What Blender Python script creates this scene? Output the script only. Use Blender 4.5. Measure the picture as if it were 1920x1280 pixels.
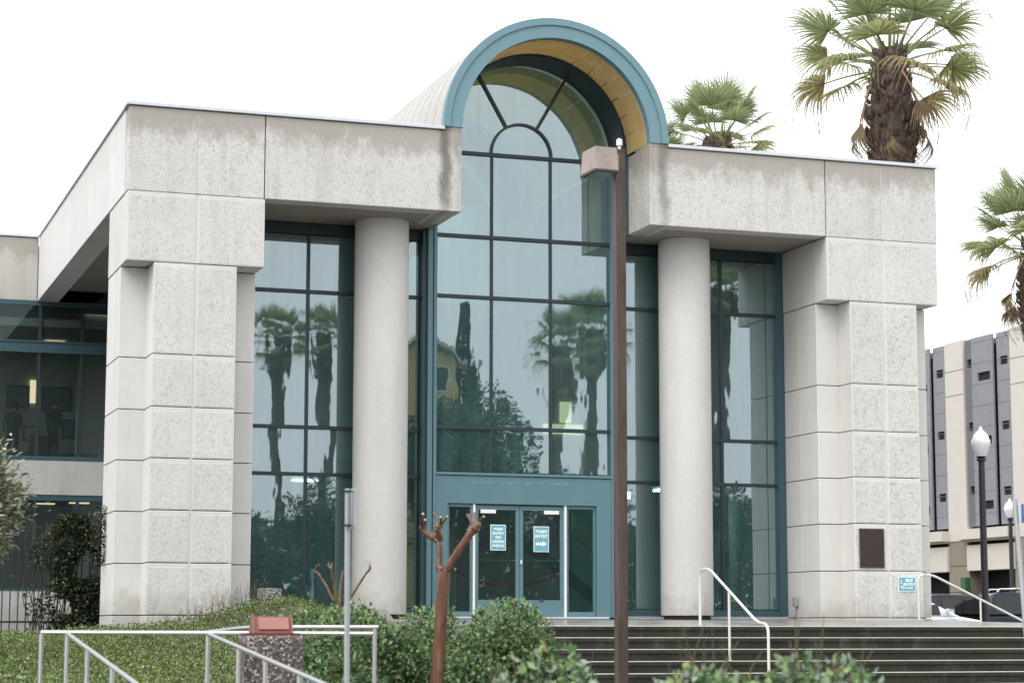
import bpy, bmesh, math, random
import numpy as np
from mathutils import Vector, Matrix, noise
random.seed(7); rng = np.random.default_rng(7)
for o in list(bpy.data.objects): bpy.data.objects.remove(o)
S = bpy.context.scene; C = S.collection; R = math.radians; PI = math.pi

# ------------------------------------------------------------------ camera, sky, sun, exposure
# world origin = the photographer's eye; X runs along the facade, Y into the building
EYE = -1.70                                  # ground level under the camera
cam_d = bpy.data.cameras.new('camera'); cam = bpy.data.objects.new('camera', cam_d); C.objects.link(cam)
yaw, pitch, roll = R(18.88), math.atan(541/4000), R(0.07)
fwd = Vector((math.sin(yaw)*math.cos(pitch), math.cos(yaw)*math.cos(pitch), math.sin(pitch)))
rt = Vector((math.cos(yaw), -math.sin(yaw), 0)); up = rt.cross(fwd)
r2 = math.cos(roll)*rt + math.sin(roll)*up; u2 = -math.sin(roll)*rt + math.cos(roll)*up
M = Matrix((r2, u2, -fwd)).transposed().to_4x4(); cam.matrix_world = M
cam_d.sensor_width = 36; cam_d.lens = 36*4000/1920; cam_d.clip_start = 0.5; cam_d.clip_end = 3000
cam_d.dof.use_dof = True; cam_d.dof.focus_distance = 39.0; cam_d.dof.aperture_fstop = 3.2
S.camera = cam
S.view_settings.view_transform = 'Standard'; S.view_settings.look = 'None'
S.view_settings.exposure = 0.38; S.view_settings.gamma = 1; S.view_settings.use_curve_mapping = False
S.render.engine = 'CYCLES'
S.cycles.max_bounces = 10; S.cycles.transparent_max_bounces = 24; S.cycles.glossy_bounces = 5
S.cycles.diffuse_bounces = 3; S.cycles.transmission_bounces = 4
S.cycles.caustics_reflective = False; S.cycles.caustics_refractive = False

SUN_EL, SUN_AZ = R(50), R(236)               # azimuth from +Y towards +X: behind the camera's left shoulder
W = bpy.data.worlds.new('World'); S.world = W; W.use_nodes = True
nt = W.node_tree; nt.nodes.clear()
sky = nt.nodes.new('ShaderNodeTexSky'); sky.sky_type = 'NISHITA'; sky.sun_disc = False
sky.sun_elevation = SUN_EL; sky.sun_rotation = SUN_AZ; sky.dust_density = 5; sky.air_density = 1.5
hs = nt.nodes.new('ShaderNodeHueSaturation'); hs.inputs['Saturation'].default_value = 0.22
bg1 = nt.nodes.new('ShaderNodeBackground'); bg1.inputs['Strength'].default_value = 0.06
cl = nt.nodes.new('ShaderNodeBackground'); cl.inputs['Color'].default_value = (0.94, 0.97, 1.0, 1); cl.inputs['Strength'].default_value = 1.10
ad = nt.nodes.new('ShaderNodeAddShader'); ow = nt.nodes.new('ShaderNodeOutputWorld')
nt.links.new(sky.outputs[0], hs.inputs['Color']); nt.links.new(hs.outputs[0], bg1.inputs['Color'])
nt.links.new(bg1.outputs[0], ad.inputs[0]); nt.links.new(cl.outputs[0], ad.inputs[1]); nt.links.new(ad.outputs[0], ow.inputs['Surface'])
sd = bpy.data.lights.new('sun', 'SUN'); sd.energy = 1.0; sd.angle = R(40); sd.color = (1, 0.97, 0.93)
so = bpy.data.objects.new('sun', sd); C.objects.link(so)
sdir = Vector((math.sin(SUN_AZ)*math.cos(SUN_EL), math.cos(SUN_AZ)*math.cos(SUN_EL), math.sin(SUN_EL)))
so.rotation_euler = sdir.to_track_quat('Z', 'Y').to_euler()

# ------------------------------------------------------------------ materials
def lin(c):
    return tuple(((v/255)/12.92 if v/255 <= .04045 else ((v/255+.055)/1.055)**2.4) for v in c)
class NM:
    def __init__(s, name):
        s.m = bpy.data.materials.new(name); s.m.use_nodes = True; s.t = s.m.node_tree; s.b = s.t.nodes['Principled BSDF']
        s.tc = None
    def n(s, k, **kw):
        x = s.t.nodes.new(k)
        for a, v in kw.items():
            if a in x.inputs: x.inputs[a].default_value = v
            else: setattr(x, a, v)
        return x
    def l(s, a, b): s.t.links.new(a, b)
    def pos(s, scale=(1, 1, 1), kind='world'):
        if kind == 'world': src = s.n('ShaderNodeNewGeometry').outputs['Position']
        else: src = s.n('ShaderNodeTexCoord').outputs['Object']
        mp = s.n('ShaderNodeMapping'); mp.inputs['Scale'].default_value = scale; s.l(src, mp.inputs[0]); return mp.outputs[0]
    def noise(s, scale, detail=4, rough=.6, vec=None, stretch=(1, 1, 1), kind='world'):
        x = s.n('ShaderNodeTexNoise', Scale=scale, Detail=detail, Roughness=rough); s.l(vec or s.pos(stretch, kind), x.inputs['Vector']); return x.outputs['Fac']
    def rng(s, v, a, b, c=0., d=1.):
        x = s.n('ShaderNodeMapRange'); x.inputs[1].default_value = a; x.inputs[2].default_value = b; x.inputs[3].default_value = c; x.inputs[4].default_value = d; s.l(v, x.inputs[0]); return x.outputs[0]
    def mth(s, op, a, b=0.):
        x = s.n('ShaderNodeMath'); x.operation = op
        for i, v in enumerate((a, b)):
            if isinstance(v, (int, float)): x.inputs[i].default_value = v
            else: s.l(v, x.inputs[i])
        return x.outputs[0]
    def mix(s, f, a, b):
        x = s.n('ShaderNodeMix'); x.data_type = 'RGBA'
        if isinstance(f, (int, float)): x.inputs[0].default_value = f
        else: s.l(f, x.inputs[0])
        for i, v in ((6, a), (7, b)):
            if isinstance(v, tuple): x.inputs[i].default_value = (*v[:3], 1)
            else: s.l(v, x.inputs[i])
        return x.outputs[2]
    def bump(s, h, strength=.3, dist=.01):
        x = s.n('ShaderNodeBump', Strength=strength, Distance=dist); s.l(h, x.inputs['Height']); s.l(x.outputs[0], s.b.inputs['Normal'])
    def col(s, c):
        if isinstance(c, tuple): s.b.inputs['Base Color'].default_value = (*c[:3], 1)
        else: s.l(c, s.b.inputs['Base Color'])
    def rough(s, r):
        if isinstance(r, (int, float)): s.b.inputs['Roughness'].default_value = r
        else: s.l(r, s.b.inputs['Roughness'])
    def sep(s):
        x = s.n('ShaderNodeSeparateXYZ'); s.l(s.n('ShaderNodeNewGeometry').outputs['Position'], x.inputs[0]); return x.outputs

def simple(name, c, rough=.6, metal=0., var=.12, scale=6., bump=0., kind='world', spec=None):
    m = NM(name); n = m.noise(scale, 5, .65, kind=kind)
    dark = tuple(v*(1-var) for v in c); lite = tuple(min(1, v*(1+var)) for v in c)
    m.col(m.mix(n, dark, lite)); m.rough(rough); m.b.inputs['Metallic'].default_value = metal
    if spec is not None: m.b.inputs['Specular IOR Level'].default_value = spec
    if bump: m.bump(m.noise(scale*6, 4, kind=kind), bump)
    return m.m

def concrete(name, base=(.55, .525, .49), speck=.5, top=0., wetx=None, grime=.35, speckscale=34):
    m = NM(name)
    big = m.noise(.9, 6, .7); fine = m.noise(speckscale, 3, .75); med = m.noise(9, 5, .7)
    c = m.mix(m.rng(big, .3, .72), tuple(v*.90 for v in base), base)
    c = m.mix(m.rng(med, .35, .75, 0, .35), c, (base[0]*.83, base[1]*.81, base[2]*.77))
    if speck:                                                   # exposed dark aggregate
        c = m.mix(m.rng(fine, .53, .66, 0, speck), c, (.20, .185, .16))
        worm = m.n('ShaderNodeTexNoise', Scale=speckscale*.30, Detail=5, Roughness=.7, Distortion=1.2); m.l(m.pos(), worm.inputs['Vector'])
        c = m.mix(m.rng(worm.outputs['Fac'], .52, .66, 0, speck*.75), c, (.34, .315, .275))
        f2 = m.noise(speckscale*.45, 2, .6); c = m.mix(m.rng(f2, .58, .68, 0, speck*.55), c, (.24, .21, .18))
    x, y, z = m.sep()
    foot = m.mth('SUBTRACT', m.rng(m.noise(2.4, 5, .7), .25, .8, .30, 1.05), z)
    c = m.mix(m.rng(foot, -.05, .35, 0, .45), c, (.30, .285, .24))
    run = m.noise(1., 5, .7, stretch=(3.2, 3.2, .35))           # rain runs
    c = m.mix(m.rng(run, .52, .78, 0, grime), c, (.27, .25, .21))
    if top:                                                     # weathered brown band under the coping
        edge = m.noise(2.2, 6, .75, stretch=(1, 1, .55))
        lvl = m.mth('SUBTRACT', z, m.rng(edge, .2, .8, 8.55, 9.6))
        c = m.mix(m.rng(lvl, -.12, .22, 0, top), c, (.33, .30, .26))
    if wetx:
        for xa, xb, k in wetx:
            wob = m.mth('ADD', x, m.rng(m.noise(1.6, 4, .7, stretch=(1, 1, 1.)), .2, .8, -.12, .12))
            a = m.rng(wob, xa-.07, xa+.05); b = m.rng(wob, xb-.05, xb+.07, 1, 0)
            zz = m.rng(m.mth('ADD', z, m.rng(m.noise(3, 3), .3, .7, -.2, .2)), 7.9, 8.5, .5, 1)
            c = m.mix(m.mth('MULTIPLY', m.mth('MULTIPLY', m.mth('MULTIPLY', a, b), zz), k), c, (.105, .10, .085))
    oi = m.n('ShaderNodeObjectInfo'); c = m.mix(m.rng(oi.outputs['Random'], 0, 1, 0, .16), c, (.40, .385, .35)); m.col(c); m.rough(.85)
    h = m.mth('ADD', m.mth('MULTIPLY', fine, -1. if speck else -.2), m.mth('MULTIPLY', med, .4))
    m.bump(h, .55 if speck else .25, .008)
    return m.m

MAT = {}
MAT['smooth'] = concrete('smooth_concrete', (.69, .68, .655), 0, grime=.22)
MAT['rough'] = concrete('aggregate_concrete', (.69, .678, .65), .52, grime=.3)
MAT['rough_r'] = concrete('coarse_aggregate_concrete', (.655, .645, .615), .52, grime=.3, speckscale=22)
MAT['beam'] = concrete('weathered_beam_concrete', (.685, .672, .642), .56, top=.80, grime=.42,
                       wetx=[(11.76, 11.95, .85), (12.06, 12.17, .28), (16.33, 16.50, .62), (16.17, 16.22, .35)])
MAT['beam_side'] = concrete('beam_side_concrete', (.72, .715, .70), .0, top=.12, grime=.18)
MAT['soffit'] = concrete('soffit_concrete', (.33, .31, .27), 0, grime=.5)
MAT['wing'] = concrete('wing_concrete', (.56, .535, .50), .2, top=.8, grime=.5)
MAT['spandrel'] = concrete('spandrel_concrete', (.52, .515, .505), 0, grime=.7)
MAT['column'] = concrete('column_concrete', (.735, .725, .70), .10, grime=.2)
MAT['coping'] = simple('white_coping_metal', (.60, .63, .67), .35, var=.04)
MAT['dark_joint'] = simple('joint_shadow_sealant', (.16, .15, .13), .9)  # dark tone behind the open panel joints
MAT['roof'] = simple('roof_membrane', (.5, .5, .5), .9)

MAT['office'] = simple('office_wall_paint', (.42, .40, .34), .8); MAT['office_dark'] = simple('office_dark', (.05, .045, .04), .8)
MAT['carpet'] = simple('lobby_floor_stone', (.20, .19, .17), .35); MAT['lobby'] = simple('lobby_wall_plaster', (.30, .33, .32), .7)
def teal(name, c, rough=.45):
    m = NM(name); n = m.noise(1.6, 5, .7, stretch=(3, 3, .6)); m.col(m.mix(n, tuple(v*.86 for v in c), tuple(v*1.12 for v in c))); m.rough(rough); return m.m
MAT['teal'] = teal('painted_teal_metal', (.10, .195, .225))
MAT['teal_mid'] = teal('deep_teal_metal', (.035, .085, .105))
MAT['teal_arch'] = teal('weathered_teal_metal', (.15, .265, .305), .6)
MAT['teal_dark'] = teal('dark_teal_metal', (.014, .032, .040))
MAT['vault'] = simple('vault_roofing', (.74, .74, .73), .7, var=.06, scale=2)
_m = MAT['vault'].node_tree; _p = _m.nodes['Principled BSDF']; _t = _m.nodes.new('ShaderNodeBsdfTranslucent'); _t.inputs[0].default_value = (.80, .78, .70, 1); _x = _m.nodes.new('ShaderNodeMixShader'); _x.inputs[0].default_value = .5
_m.links.new(_p.outputs[0], _x.inputs[1]); _m.links.new(_t.outputs[0], _x.inputs[2]); _m.links.new(_x.outputs[0], _m.nodes['Material Output'].inputs[0])
def golden():
    m = NM('amber_fibreglass'); n = m.noise(2.5, 6, .7); c = m.mix(m.rng(n, .3, .7), (.92, .74, .42), (.98, .87, .60))
    c = m.mix(m.rng(m.noise(1.2, 3), .5, .7, 0, .5), c, (.88, .66, .40)); m.col(c); m.rough(.5)
    m.b.inputs['Transmission Weight'].default_value = 0; m.b.inputs['Subsurface Weight'].default_value = 0
    tr = m.n('ShaderNodeBsdfTranslucent'); m.l(c, tr.inputs[0]); mx = m.n('ShaderNodeMixShader', Fac=.72)
    m.l(m.b.outputs[0], mx.inputs[1]); m.l(tr.outputs[0], mx.inputs[2]); m.l(mx.outputs[0], m.t.nodes['Material Output'].inputs[0]); return m.m
MAT['amber'] = golden()

def glass(name, tint, refl, rcol=(.83, .93, 1.0), wav=.5, wscale=1.3, dust_haze=.08, haze_col=(.18, .36, .37), rg=.012):
    m = NM(name); t = m.t; t.nodes.remove(m.b)
    tr = m.n('ShaderNodeBsdfTransparent'); tr.inputs[0].default_value = (*tint, 1)
    gl = m.n('ShaderNodeBsdfGlossy'); gl.inputs['Color'].default_value = (*rcol, 1); gl.inputs['Roughness'].default_value = rg
    h = m.mth('ADD', m.noise(wscale, 2, .4, stretch=(1.4, 1, .5)), m.mth('MULTIPLY', m.noise(wscale*4, 1, .4, stretch=(1.2, 1, .6)), .08))
    bp = m.n('ShaderNodeBump', Strength=wav, Distance=.012); m.l(h, bp.inputs['Height']); m.l(bp.outputs[0], gl.inputs['Normal'])
    lw = m.n('ShaderNodeLayerWeight', Blend=.25); f = m.rng(lw.outputs['Fresnel'], 0, 1, refl, 1)
    mx = m.n('ShaderNodeMixShader'); m.l(f, mx.inputs[0]); m.l(tr.outputs[0], mx.inputs[1]); m.l(gl.outputs[0], mx.inputs[2])
    df = m.n('ShaderNodeBsdfDiffuse'); df.inputs[0].default_value = (*haze_col, 1)  # teal haze: lobby light put into the pane colour, with some dust
    haze_fac = m.rng(m.noise(2.2, 5, .7, stretch=(2.5, 1, .35)), .3, .8, dust_haze*.6, dust_haze*1.5); m2 = m.n('ShaderNodeMixShader'); m.l(haze_fac, m2.inputs[0]); m.l(mx.outputs[0], m2.inputs[1]); m.l(df.outputs[0], m2.inputs[2])
    m.l(m2.outputs[0], t.nodes['Material Output'].inputs[0]); return m.m
MAT['glass'] = glass('reflective_teal_glass', (.36, .62, .58), .31, rcol=(.80, .93, .99), wav=.15, dust_haze=.15, haze_col=(.20, .41, .41))
MAT['glass_wing'] = glass('office_window_glass', (.55, .66, .64), .06, wav=.08, dust_haze=.03)
MAT['glass_door'] = glass('door_glass', (.60, .72, .69), .07, wav=.06, dust_haze=.05)
MAT['steel'] = simple('brushed_steel', (.50, .50, .50), .36, 1., .1, 20)
MAT['galv'] = simple('galvanised_steel', (.42, .45, .47), .5, .6, .15, 12)
MAT['chrome'] = simple('polished_steel', (.8, .8, .8), .12, 1., .02)
MAT['white_paint'] = simple('white_painted_metal', (.80, .80, .78), .35, var=.04)
MAT['black_metal'] = simple('black_painted_iron', (.018, .02, .022), .45)

# ------------------------------------------------------------------ mesh helpers
class MB:
    def __init__(s): s.v = []; s.f = []; s.mi = []
    def add(s, v, f, mi=0):
        k = len(s.v); s.v += [tuple(p) for p in v]; s.f += [tuple(i+k for i in q) for q in f]; s.mi += [mi]*len(f)
    def box(s, x0, x1, y0, y1, z0, z1, mi=0, ch=0.):
        if ch <= 0:
            v = [(x, y, z) for z in (z0, z1) for y in (y0, y1) for x in (x0, x1)]
            s.add(v, [(0, 2, 3, 1), (4, 5, 7, 6), (0, 1, 5, 4), (2, 6, 7, 3), (0, 4, 6, 2), (1, 3, 7, 5)], mi)
        else:                                              # chamfered box
            v = []; idx = {}
            for sx in (0, 1):
                for sy in (0, 1):
                    for sz in (0, 1):
                        X = (x0, x1)[sx]; Y = (y0, y1)[sy]; Z = (z0, z1)[sz]
                        dx = ch*(1-2*sx); dy = ch*(1-2*sy); dz = ch*(1-2*sz)
                        idx[sx, sy, sz] = len(v); v += [(X, Y+dy, Z+dz), (X+dx, Y, Z+dz), (X+dx, Y+dy, Z)]
            f = []
            for a in (0, 1):
                q = [(0, 0), (0, 1), (1, 1), (1, 0)]
                f.append([idx[a, b, c] for b, c in q]); f.append([idx[b, a, c]+1 for b, c in q]); f.append([idx[b, c, a]+2 for b, c in q])
            for b in (0, 1):
                for c in (0, 1):
                    f.append([idx[0, b, c]+1, idx[1, b, c]+1, idx[1, b, c]+2, idx[0, b, c]+2])
                    f.append([idx[b, 0, c], idx[b, 1, c], idx[b, 1, c]+2, idx[b, 0, c]+2])
                    f.append([idx[b, c, 0], idx[b, c, 1], idx[b, c, 1]+1, idx[b, c, 0]+1])
            for k in idx.values(): f.append([k, k+1, k+2])
            s.add(v, f, mi)
    def tube(s, pts, rad, n=10, mi=0, cap=True, jit=0.):
        pts = [Vector(p) for p in pts]; m = len(pts)
        if not isinstance(rad, (list, tuple)): rad = [rad]*m
        k0 = len(s.v); ref = None
        for i, p in enumerate(pts):
            d = (pts[min(i+1, m-1)]-pts[max(i-1, 0)]).normalized()
            if ref is None: ref = Vector((0, 0, 1)) if abs(d.z) < .9 else Vector((1, 0, 0))
            a = ref.cross(d)
            if a.length < 1e-4: a = Vector((1, 0, 0))
            a.normalize(); b = d.cross(a).normalized(); ref = b.cross(Vector((0, 0, 0))) if False else d.cross(a).normalized().cross(d)*-1 if False else ref
            for j in range(n):
                t = 2*PI*j/n; r = rad[i]*(1+(random.uniform(-jit, jit) if jit else 0))
                s.v.append(tuple(p+a*math.cos(t)*r+b*math.sin(t)*r))
        for i in range(m-1):
            for j in range(n):
                s.f.append((k0+i*n+j, k0+i*n+(j+1) % n, k0+(i+1)*n+(j+1) % n, k0+(i+1)*n+j)); s.mi.append(mi)
        if cap:
            s.f.append(tuple(k0+j for j in reversed(range(n)))); s.f.append(tuple(k0+(m-1)*n+j for j in range(n))); s.mi += [mi, mi]
    def lathe(s, prof, n=20, c=(0, 0, 0), mi=0):
        k0 = len(s.v)
        for r, z in prof:
            for j in range(n):
                t = 2*PI*j/n; s.v.append((c[0]+r*math.cos(t), c[1]+r*math.sin(t), c[2]+z))
        for i in range(len(prof)-1):
            for j in range(n):
                s.f.append((k0+i*n+j, k0+i*n+(j+1) % n, k0+(i+1)*n+(j+1) % n, k0+(i+1)*n+j)); s.mi.append(mi)
        s.f.append(tuple(k0+j for j in reversed(range(n)))); s.f.append(tuple(k0+(len(prof)-1)*n+j for j in range(n))); s.mi += [mi, mi]
    def prism(s, poly, axis, a, b, mi=0):                  # polygon in the plane across `axis`, extruded a..b
        n = len(poly)
        def P(p, t):
            return (t, p[0], p[1]) if axis == 'x' else (p[0], t, p[1]) if axis == 'y' else (p[0], p[1], t)
        v = [P(p, a) for p in poly]+[P(p, b) for p in poly]
        s.add(v, [tuple(reversed(range(n))), tuple(range(n, 2*n))]+[(i, (i+1) % n, n+(i+1) % n, n+i) for i in range(n)], mi)
    def build(s, name, mats, parent=None, smooth=False, fix=True):
        me = bpy.data.meshes.new(name); me.from_pydata(s.v, [], s.f)
        if not isinstance(mats, (list, tuple)): mats = [mats]
        for m in mats: me.materials.append(m)
        if len(mats) > 1: me.polygons.foreach_set('material_index', s.mi)
        if fix:
            bm = bmesh.new(); bm.from_mesh(me); bmesh.ops.recalc_face_normals(bm, faces=bm.faces); bm.to_mesh(me); bm.free()
        if smooth:
            me.polygons.foreach_set('use_smooth', [True]*len(me.polygons))
            try: me.set_sharp_from_angle(angle=R(40))
            except Exception: pass
        me.update(); return link(name, me, parent)
def link(name, me, parent=None):
    o = bpy.data.objects.new(name, me); C.objects.link(o)
    if parent is not None:
        o.parent = parent; o.matrix_parent_inverse = Matrix.Identity(4)
        base = parent
        off = Vector((0, 0, 0))
        while base is not None: off += base.location; base = base.parent
        o.location = -off                                  # parts are modelled in world coordinates
    return o
def tag(o, label=None, cat=None, group=None, kind=None):
    if label: o['label'] = label
    if cat: o['category'] = cat
    if group: o['group'] = group
    if kind: o['kind'] = kind
    return o
def thing(name, label, cat, loc=(0, 0, 0), group=None):
    o = bpy.data.objects.new(name, None); C.objects.link(o); o.location = loc; o.empty_display_size = .2
    return tag(o, label, cat, group)
def copy_tree(o, parent=None):
    c = o.copy(); C.objects.link(c); c.parent = parent
    for ch in o.children: copy_tree(ch, c)
    return c
def bx(name, mats, parent, *a, **k):
    mb = MB(); mb.box(*a, **k); return mb.build(name, mats, parent)
def fillet(pts, r=.08, n=5):
    pts = [Vector(p) for p in pts]; out = [pts[0]]
    for a, b, c in zip(pts, pts[1:], pts[2:]):
        d1 = (a-b); d2 = (c-b); q = min(r, d1.length*.45, d2.length*.45); p0 = b+d1.normalized()*q; p2 = b+d2.normalized()*q
        for i in range(n+1):
            t = i/n; out.append(p0*(1-t)**2+b*2*t*(1-t)+p2*t*t)
    return out+[pts[-1]]
def text_mesh(s, size, extrude=.002, align='CENTER', spacing=1.0, bold=.0):
    cu = bpy.data.curves.new('lettering', 'FONT'); cu.body = s; cu.size = size; cu.extrude = extrude; cu.align_x = align
    cu.space_character = spacing; cu.offset = bold; cu.resolution_u = 2
    o = bpy.data.objects.new('tmp', cu); C.objects.link(o); dg = bpy.context.evaluated_depsgraph_get()
    me = bpy.data.meshes.new_from_object(o.evaluated_get(dg)); bpy.data.objects.remove(o); bpy.data.curves.remove(cu); return me
def put_text(name, s, size, mat, parent, x, y, z, **k):    # upright text facing -Y, world coordinates
    me = text_mesh(s, size, **k); me.transform(Matrix.Translation((x, y, z)) @ Matrix.Rotation(R(90), 4, 'X')); me.materials.clear(); me.materials.append(mat)
    return link(name, me, parent)

# ------------------------------------------------------------------ the ground, terrace, steps
F, G, G2 = 38.65, 40.57, 40.80               # planes: beam fronts, centre glazing, side glazing
ZT = .07                                     # terrace at its front edge; it falls forward from .25 at the glass
YE = 31.3                                    # front edge of the terrace
MAT['asphalt'] = simple('asphalt', (.055, .055, .057), .75, var=.3, scale=3, bump=.2)
MAT['walk'] = concrete('walkway_concrete', (.34, .33, .31), .15, grime=.5)
def wet_concrete():
    m = NM('wet_terrace_concrete'); n = m.noise(1.1, 6, .7, stretch=(1, 2.5, 1)); f = m.noise(30, 4)
    c = m.mix(m.rng(n, .35, .65), (.16, .15, .135), (.34, .325, .30)); c = m.mix(m.rng(f, .5, .7, 0, .3), c, (.12, .11, .1)); m.col(c)
    m.rough(m.rng(n, .4, .62, .14, .5)); m.b.inputs['Specular IOR Level'].default_value = .6; m.bump(f, .12, .004); return m.m
MAT['wet'] = wet_concrete()
def riser_mat():
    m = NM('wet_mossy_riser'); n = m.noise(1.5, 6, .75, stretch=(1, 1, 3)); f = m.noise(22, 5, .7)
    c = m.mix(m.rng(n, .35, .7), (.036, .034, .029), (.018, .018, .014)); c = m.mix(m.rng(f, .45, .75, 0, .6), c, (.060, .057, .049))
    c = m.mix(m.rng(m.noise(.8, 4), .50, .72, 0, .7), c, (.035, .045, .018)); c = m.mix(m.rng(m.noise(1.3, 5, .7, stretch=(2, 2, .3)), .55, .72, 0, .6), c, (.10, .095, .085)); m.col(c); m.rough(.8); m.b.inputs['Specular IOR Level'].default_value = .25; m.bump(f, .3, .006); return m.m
MAT['riser'] = riser_mat()
MAT['nosing'] = simple('sky_gleam_nosing', (.62, .60, .54), .4, var=.15, scale=8)
MAT['soil'] = simple('dark_soil', (.045, .038, .028), .95, var=.4, scale=9, bump=.5)

def hill(x, y):                                            # height of the planted bank
    t = min(1, max(0, (y-20.5)/(38.2-20.5)))
    top = .05 + .53*math.exp(-((x-8.5)/1.25)**2) - .05*max(0, 6-x)
    if y > 38.2: top -= .12*(y-38.2)
    z = -.78 + (top+.78)*t**1.05
    pass
    if x > 8.9: z -= min(.75, (x-8.9)*.62)*t
    z += .04*noise.noise(Vector((x*.8, y*.8, 0)))
    return z
def gz(x, y):
    if y > 60 or x > 45: return -.55
    if x > 30: return EYE+(x-30)/15*1.15
    if y > 50: return EYE+(y-50)/10*1.15
    return EYE
xs = [-400, -60, -20, -8, 0, 8, 16, 24, 30, 33, 36, 40, 45, 80, 400, 900]; ys = [-400, -120, -60, -20, 0, 10, 19, 30, 40, 50, 54, 60, 80, 140, 400, 900]
mb = MB(); mb.add([(x, y, gz(x, y)-.02) for y in ys for x in xs], [(j*len(xs)+i, j*len(xs)+i+1, (j+1)*len(xs)+i+1, (j+1)*len(xs)+i) for j in range(len(ys)-1) for i in range(len(xs)-1)])
tag(mb.build('ground', MAT['asphalt']), kind='structure')
mb = MB(); mb.box(-14, 33, 9.5, 28.6, EYE-.1, EYE+.004); tag(mb.build('walkway', MAT['walk']), kind='structure')

terr = tag(bpy.data.objects.new('terrace', None), 'wet grey concrete terrace in front of the entrance', kind='structure'); C.objects.link(terr)
mb = MB(); zb = .25
mb.add([(10.2, YE, ZT), (23.2, YE, ZT), (23.2, 42, zb), (9.5, 42, zb), (9.5, 36.9, .17), (10.2, 36.9, .17), (10.2, YE, -1.8), (23.2, YE, -1.8), (23.2, 42, -1.8), (9.5, 42, -1.8), (9.5, 36.9, -1.8), (10.2, 36.9, -1.8)],
       [(0, 1, 2, 3, 4, 5), (0, 6, 7, 1), (1, 7, 8, 2), (2, 8, 9, 3), (3, 9, 10, 4), (4, 10, 11, 5), (5, 11, 6, 0)])
mb.build('slab', MAT['wet'], terr)
steps = tag(bpy.data.objects.new('front_steps', None), 'broad flight of dark wet concrete steps with sky gleam coloured on the nosings', kind='structure'); C.objects.link(steps)
NST = 10; RISE, TREAD = .178, .30
for i in range(NST):
    zt = ZT-i*RISE; y1 = YE-i*TREAD
    mb = MB()
    if i > 0: mb.box(10.2, 31, y1, YE+.0, -1.79, zt, 1)
    # tread lip and riser of this level
    ya = y1
    mb.box(10.2, 31 if i else 23.2, ya-.003, ya+.05, zt-RISE, zt-.062, 0)            # recessed riser
    mb.box(10.195, 31.005 if i else 23.205, ya-.028, ya+.035, zt-.062, zt-.008, 0)
    mb.box(10.19, 31.01 if i else 23.21, ya-.034, ya+.05, zt-.008, zt+.003, 2, ch=.003)      # nosing, its pale colour standing for sky gleam on wet treads
    mb.build('step', [MAT['riser'], MAT['wet'], MAT['nosing']], steps)
# cheek wall on the right end and side landing
mb = MB(); mb.box(23.2, 31, YE+.002, 38.2, -1.8, ZT-RISE*1); mb.build('side_landing', MAT['wet'], steps)
# low concrete kerb wall beside the first column, sloping end
mb = MB(); mb.prism([(8.35, -.3), (10.62, -.3), (10.62, .06), (10.38, .36), (8.35, .37)], 'y', 37.3, 37.6)
tag(mb.build('kerb_wall', MAT['walk']), 'low concrete kerb wall with sloping end beside the left column', 'kerb wall')

# ------------------------------------------------------------------ the civic building
B = thing('civic_building', 'pale concrete justice building with teal arch over glazed entrance', 'building', (14.16, 42, .25))
BC = B
core = bx('pier_core', MAT['dark_joint'], B, 5.80, 8.29, 39.55, 40.88, -.6, 7.98)
bx('pier_core', MAT['dark_joint'], B, 20.06, 22.55, 39.4, 40.75, -.1, 7.98)
JZ = [.26, 1.20, 2.15, 3.09, 4.03, 4.995, 6.69]
J = .008
def front_panel(x0, x1, y0, y1, z0, z1, m_field, m_edge=None):
    """one precast panel: smooth margin, rough field standing 4 mm proud"""
    mb = MB(); e = .035
    mb.box(x0, x1, y0, y1, z0, z1, 0, ch=.008)
    mb.box(x0+e, x1-e, y0-.004, y0+.02, z0+.02, z1-.075, 1, ch=.003)
    return mb.build('concrete_panel', [m_edge or MAT['smooth'], m_field], B)
def pier(xc, yw, yb, base, rough, right):
    zs = [base]+JZ
    for k in range(len(zs)-1):
        z0, z1 = zs[k]+J, zs[k+1]-J
        if z1-z0 < .05: continue
        # two front halves with a vertical seam strip
        front_panel(xc-.772, xc-.018, F, yw+.02, z0, z1, rough)
        front_panel(xc+.018, xc+.772, F+.006, yw+.02, z0, z1, rough)
        bx('seam_strip', MAT['smooth'], B, xc-.017, xc+.017, F+.014, yw, z0-J, z1+J)
        # wings / body behind, split where the photo shows the vertical seam on the left face
        mid = yw+.80
        if right:
            bx('concrete_block', MAT['smooth'], B, xc-1.27, xc+1.27, yw, mid-.012, z0, z1, ch=.008)
            bx('concrete_block', MAT['smooth'], B, xc-1.262, xc+1.262, mid+.012, yb, z0, z1, ch=.008)
        else:
            bx('concrete_block', MAT['smooth'], B, xc-1.27, xc+1.27, yw, yb, z0, z1, ch=.008)
pier(7.045, 39.36, 40.92, -.70, MAT['rough'], False)
pier(21.305, 39.20, 40.80, .12, MAT['rough_r'], True)
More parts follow.
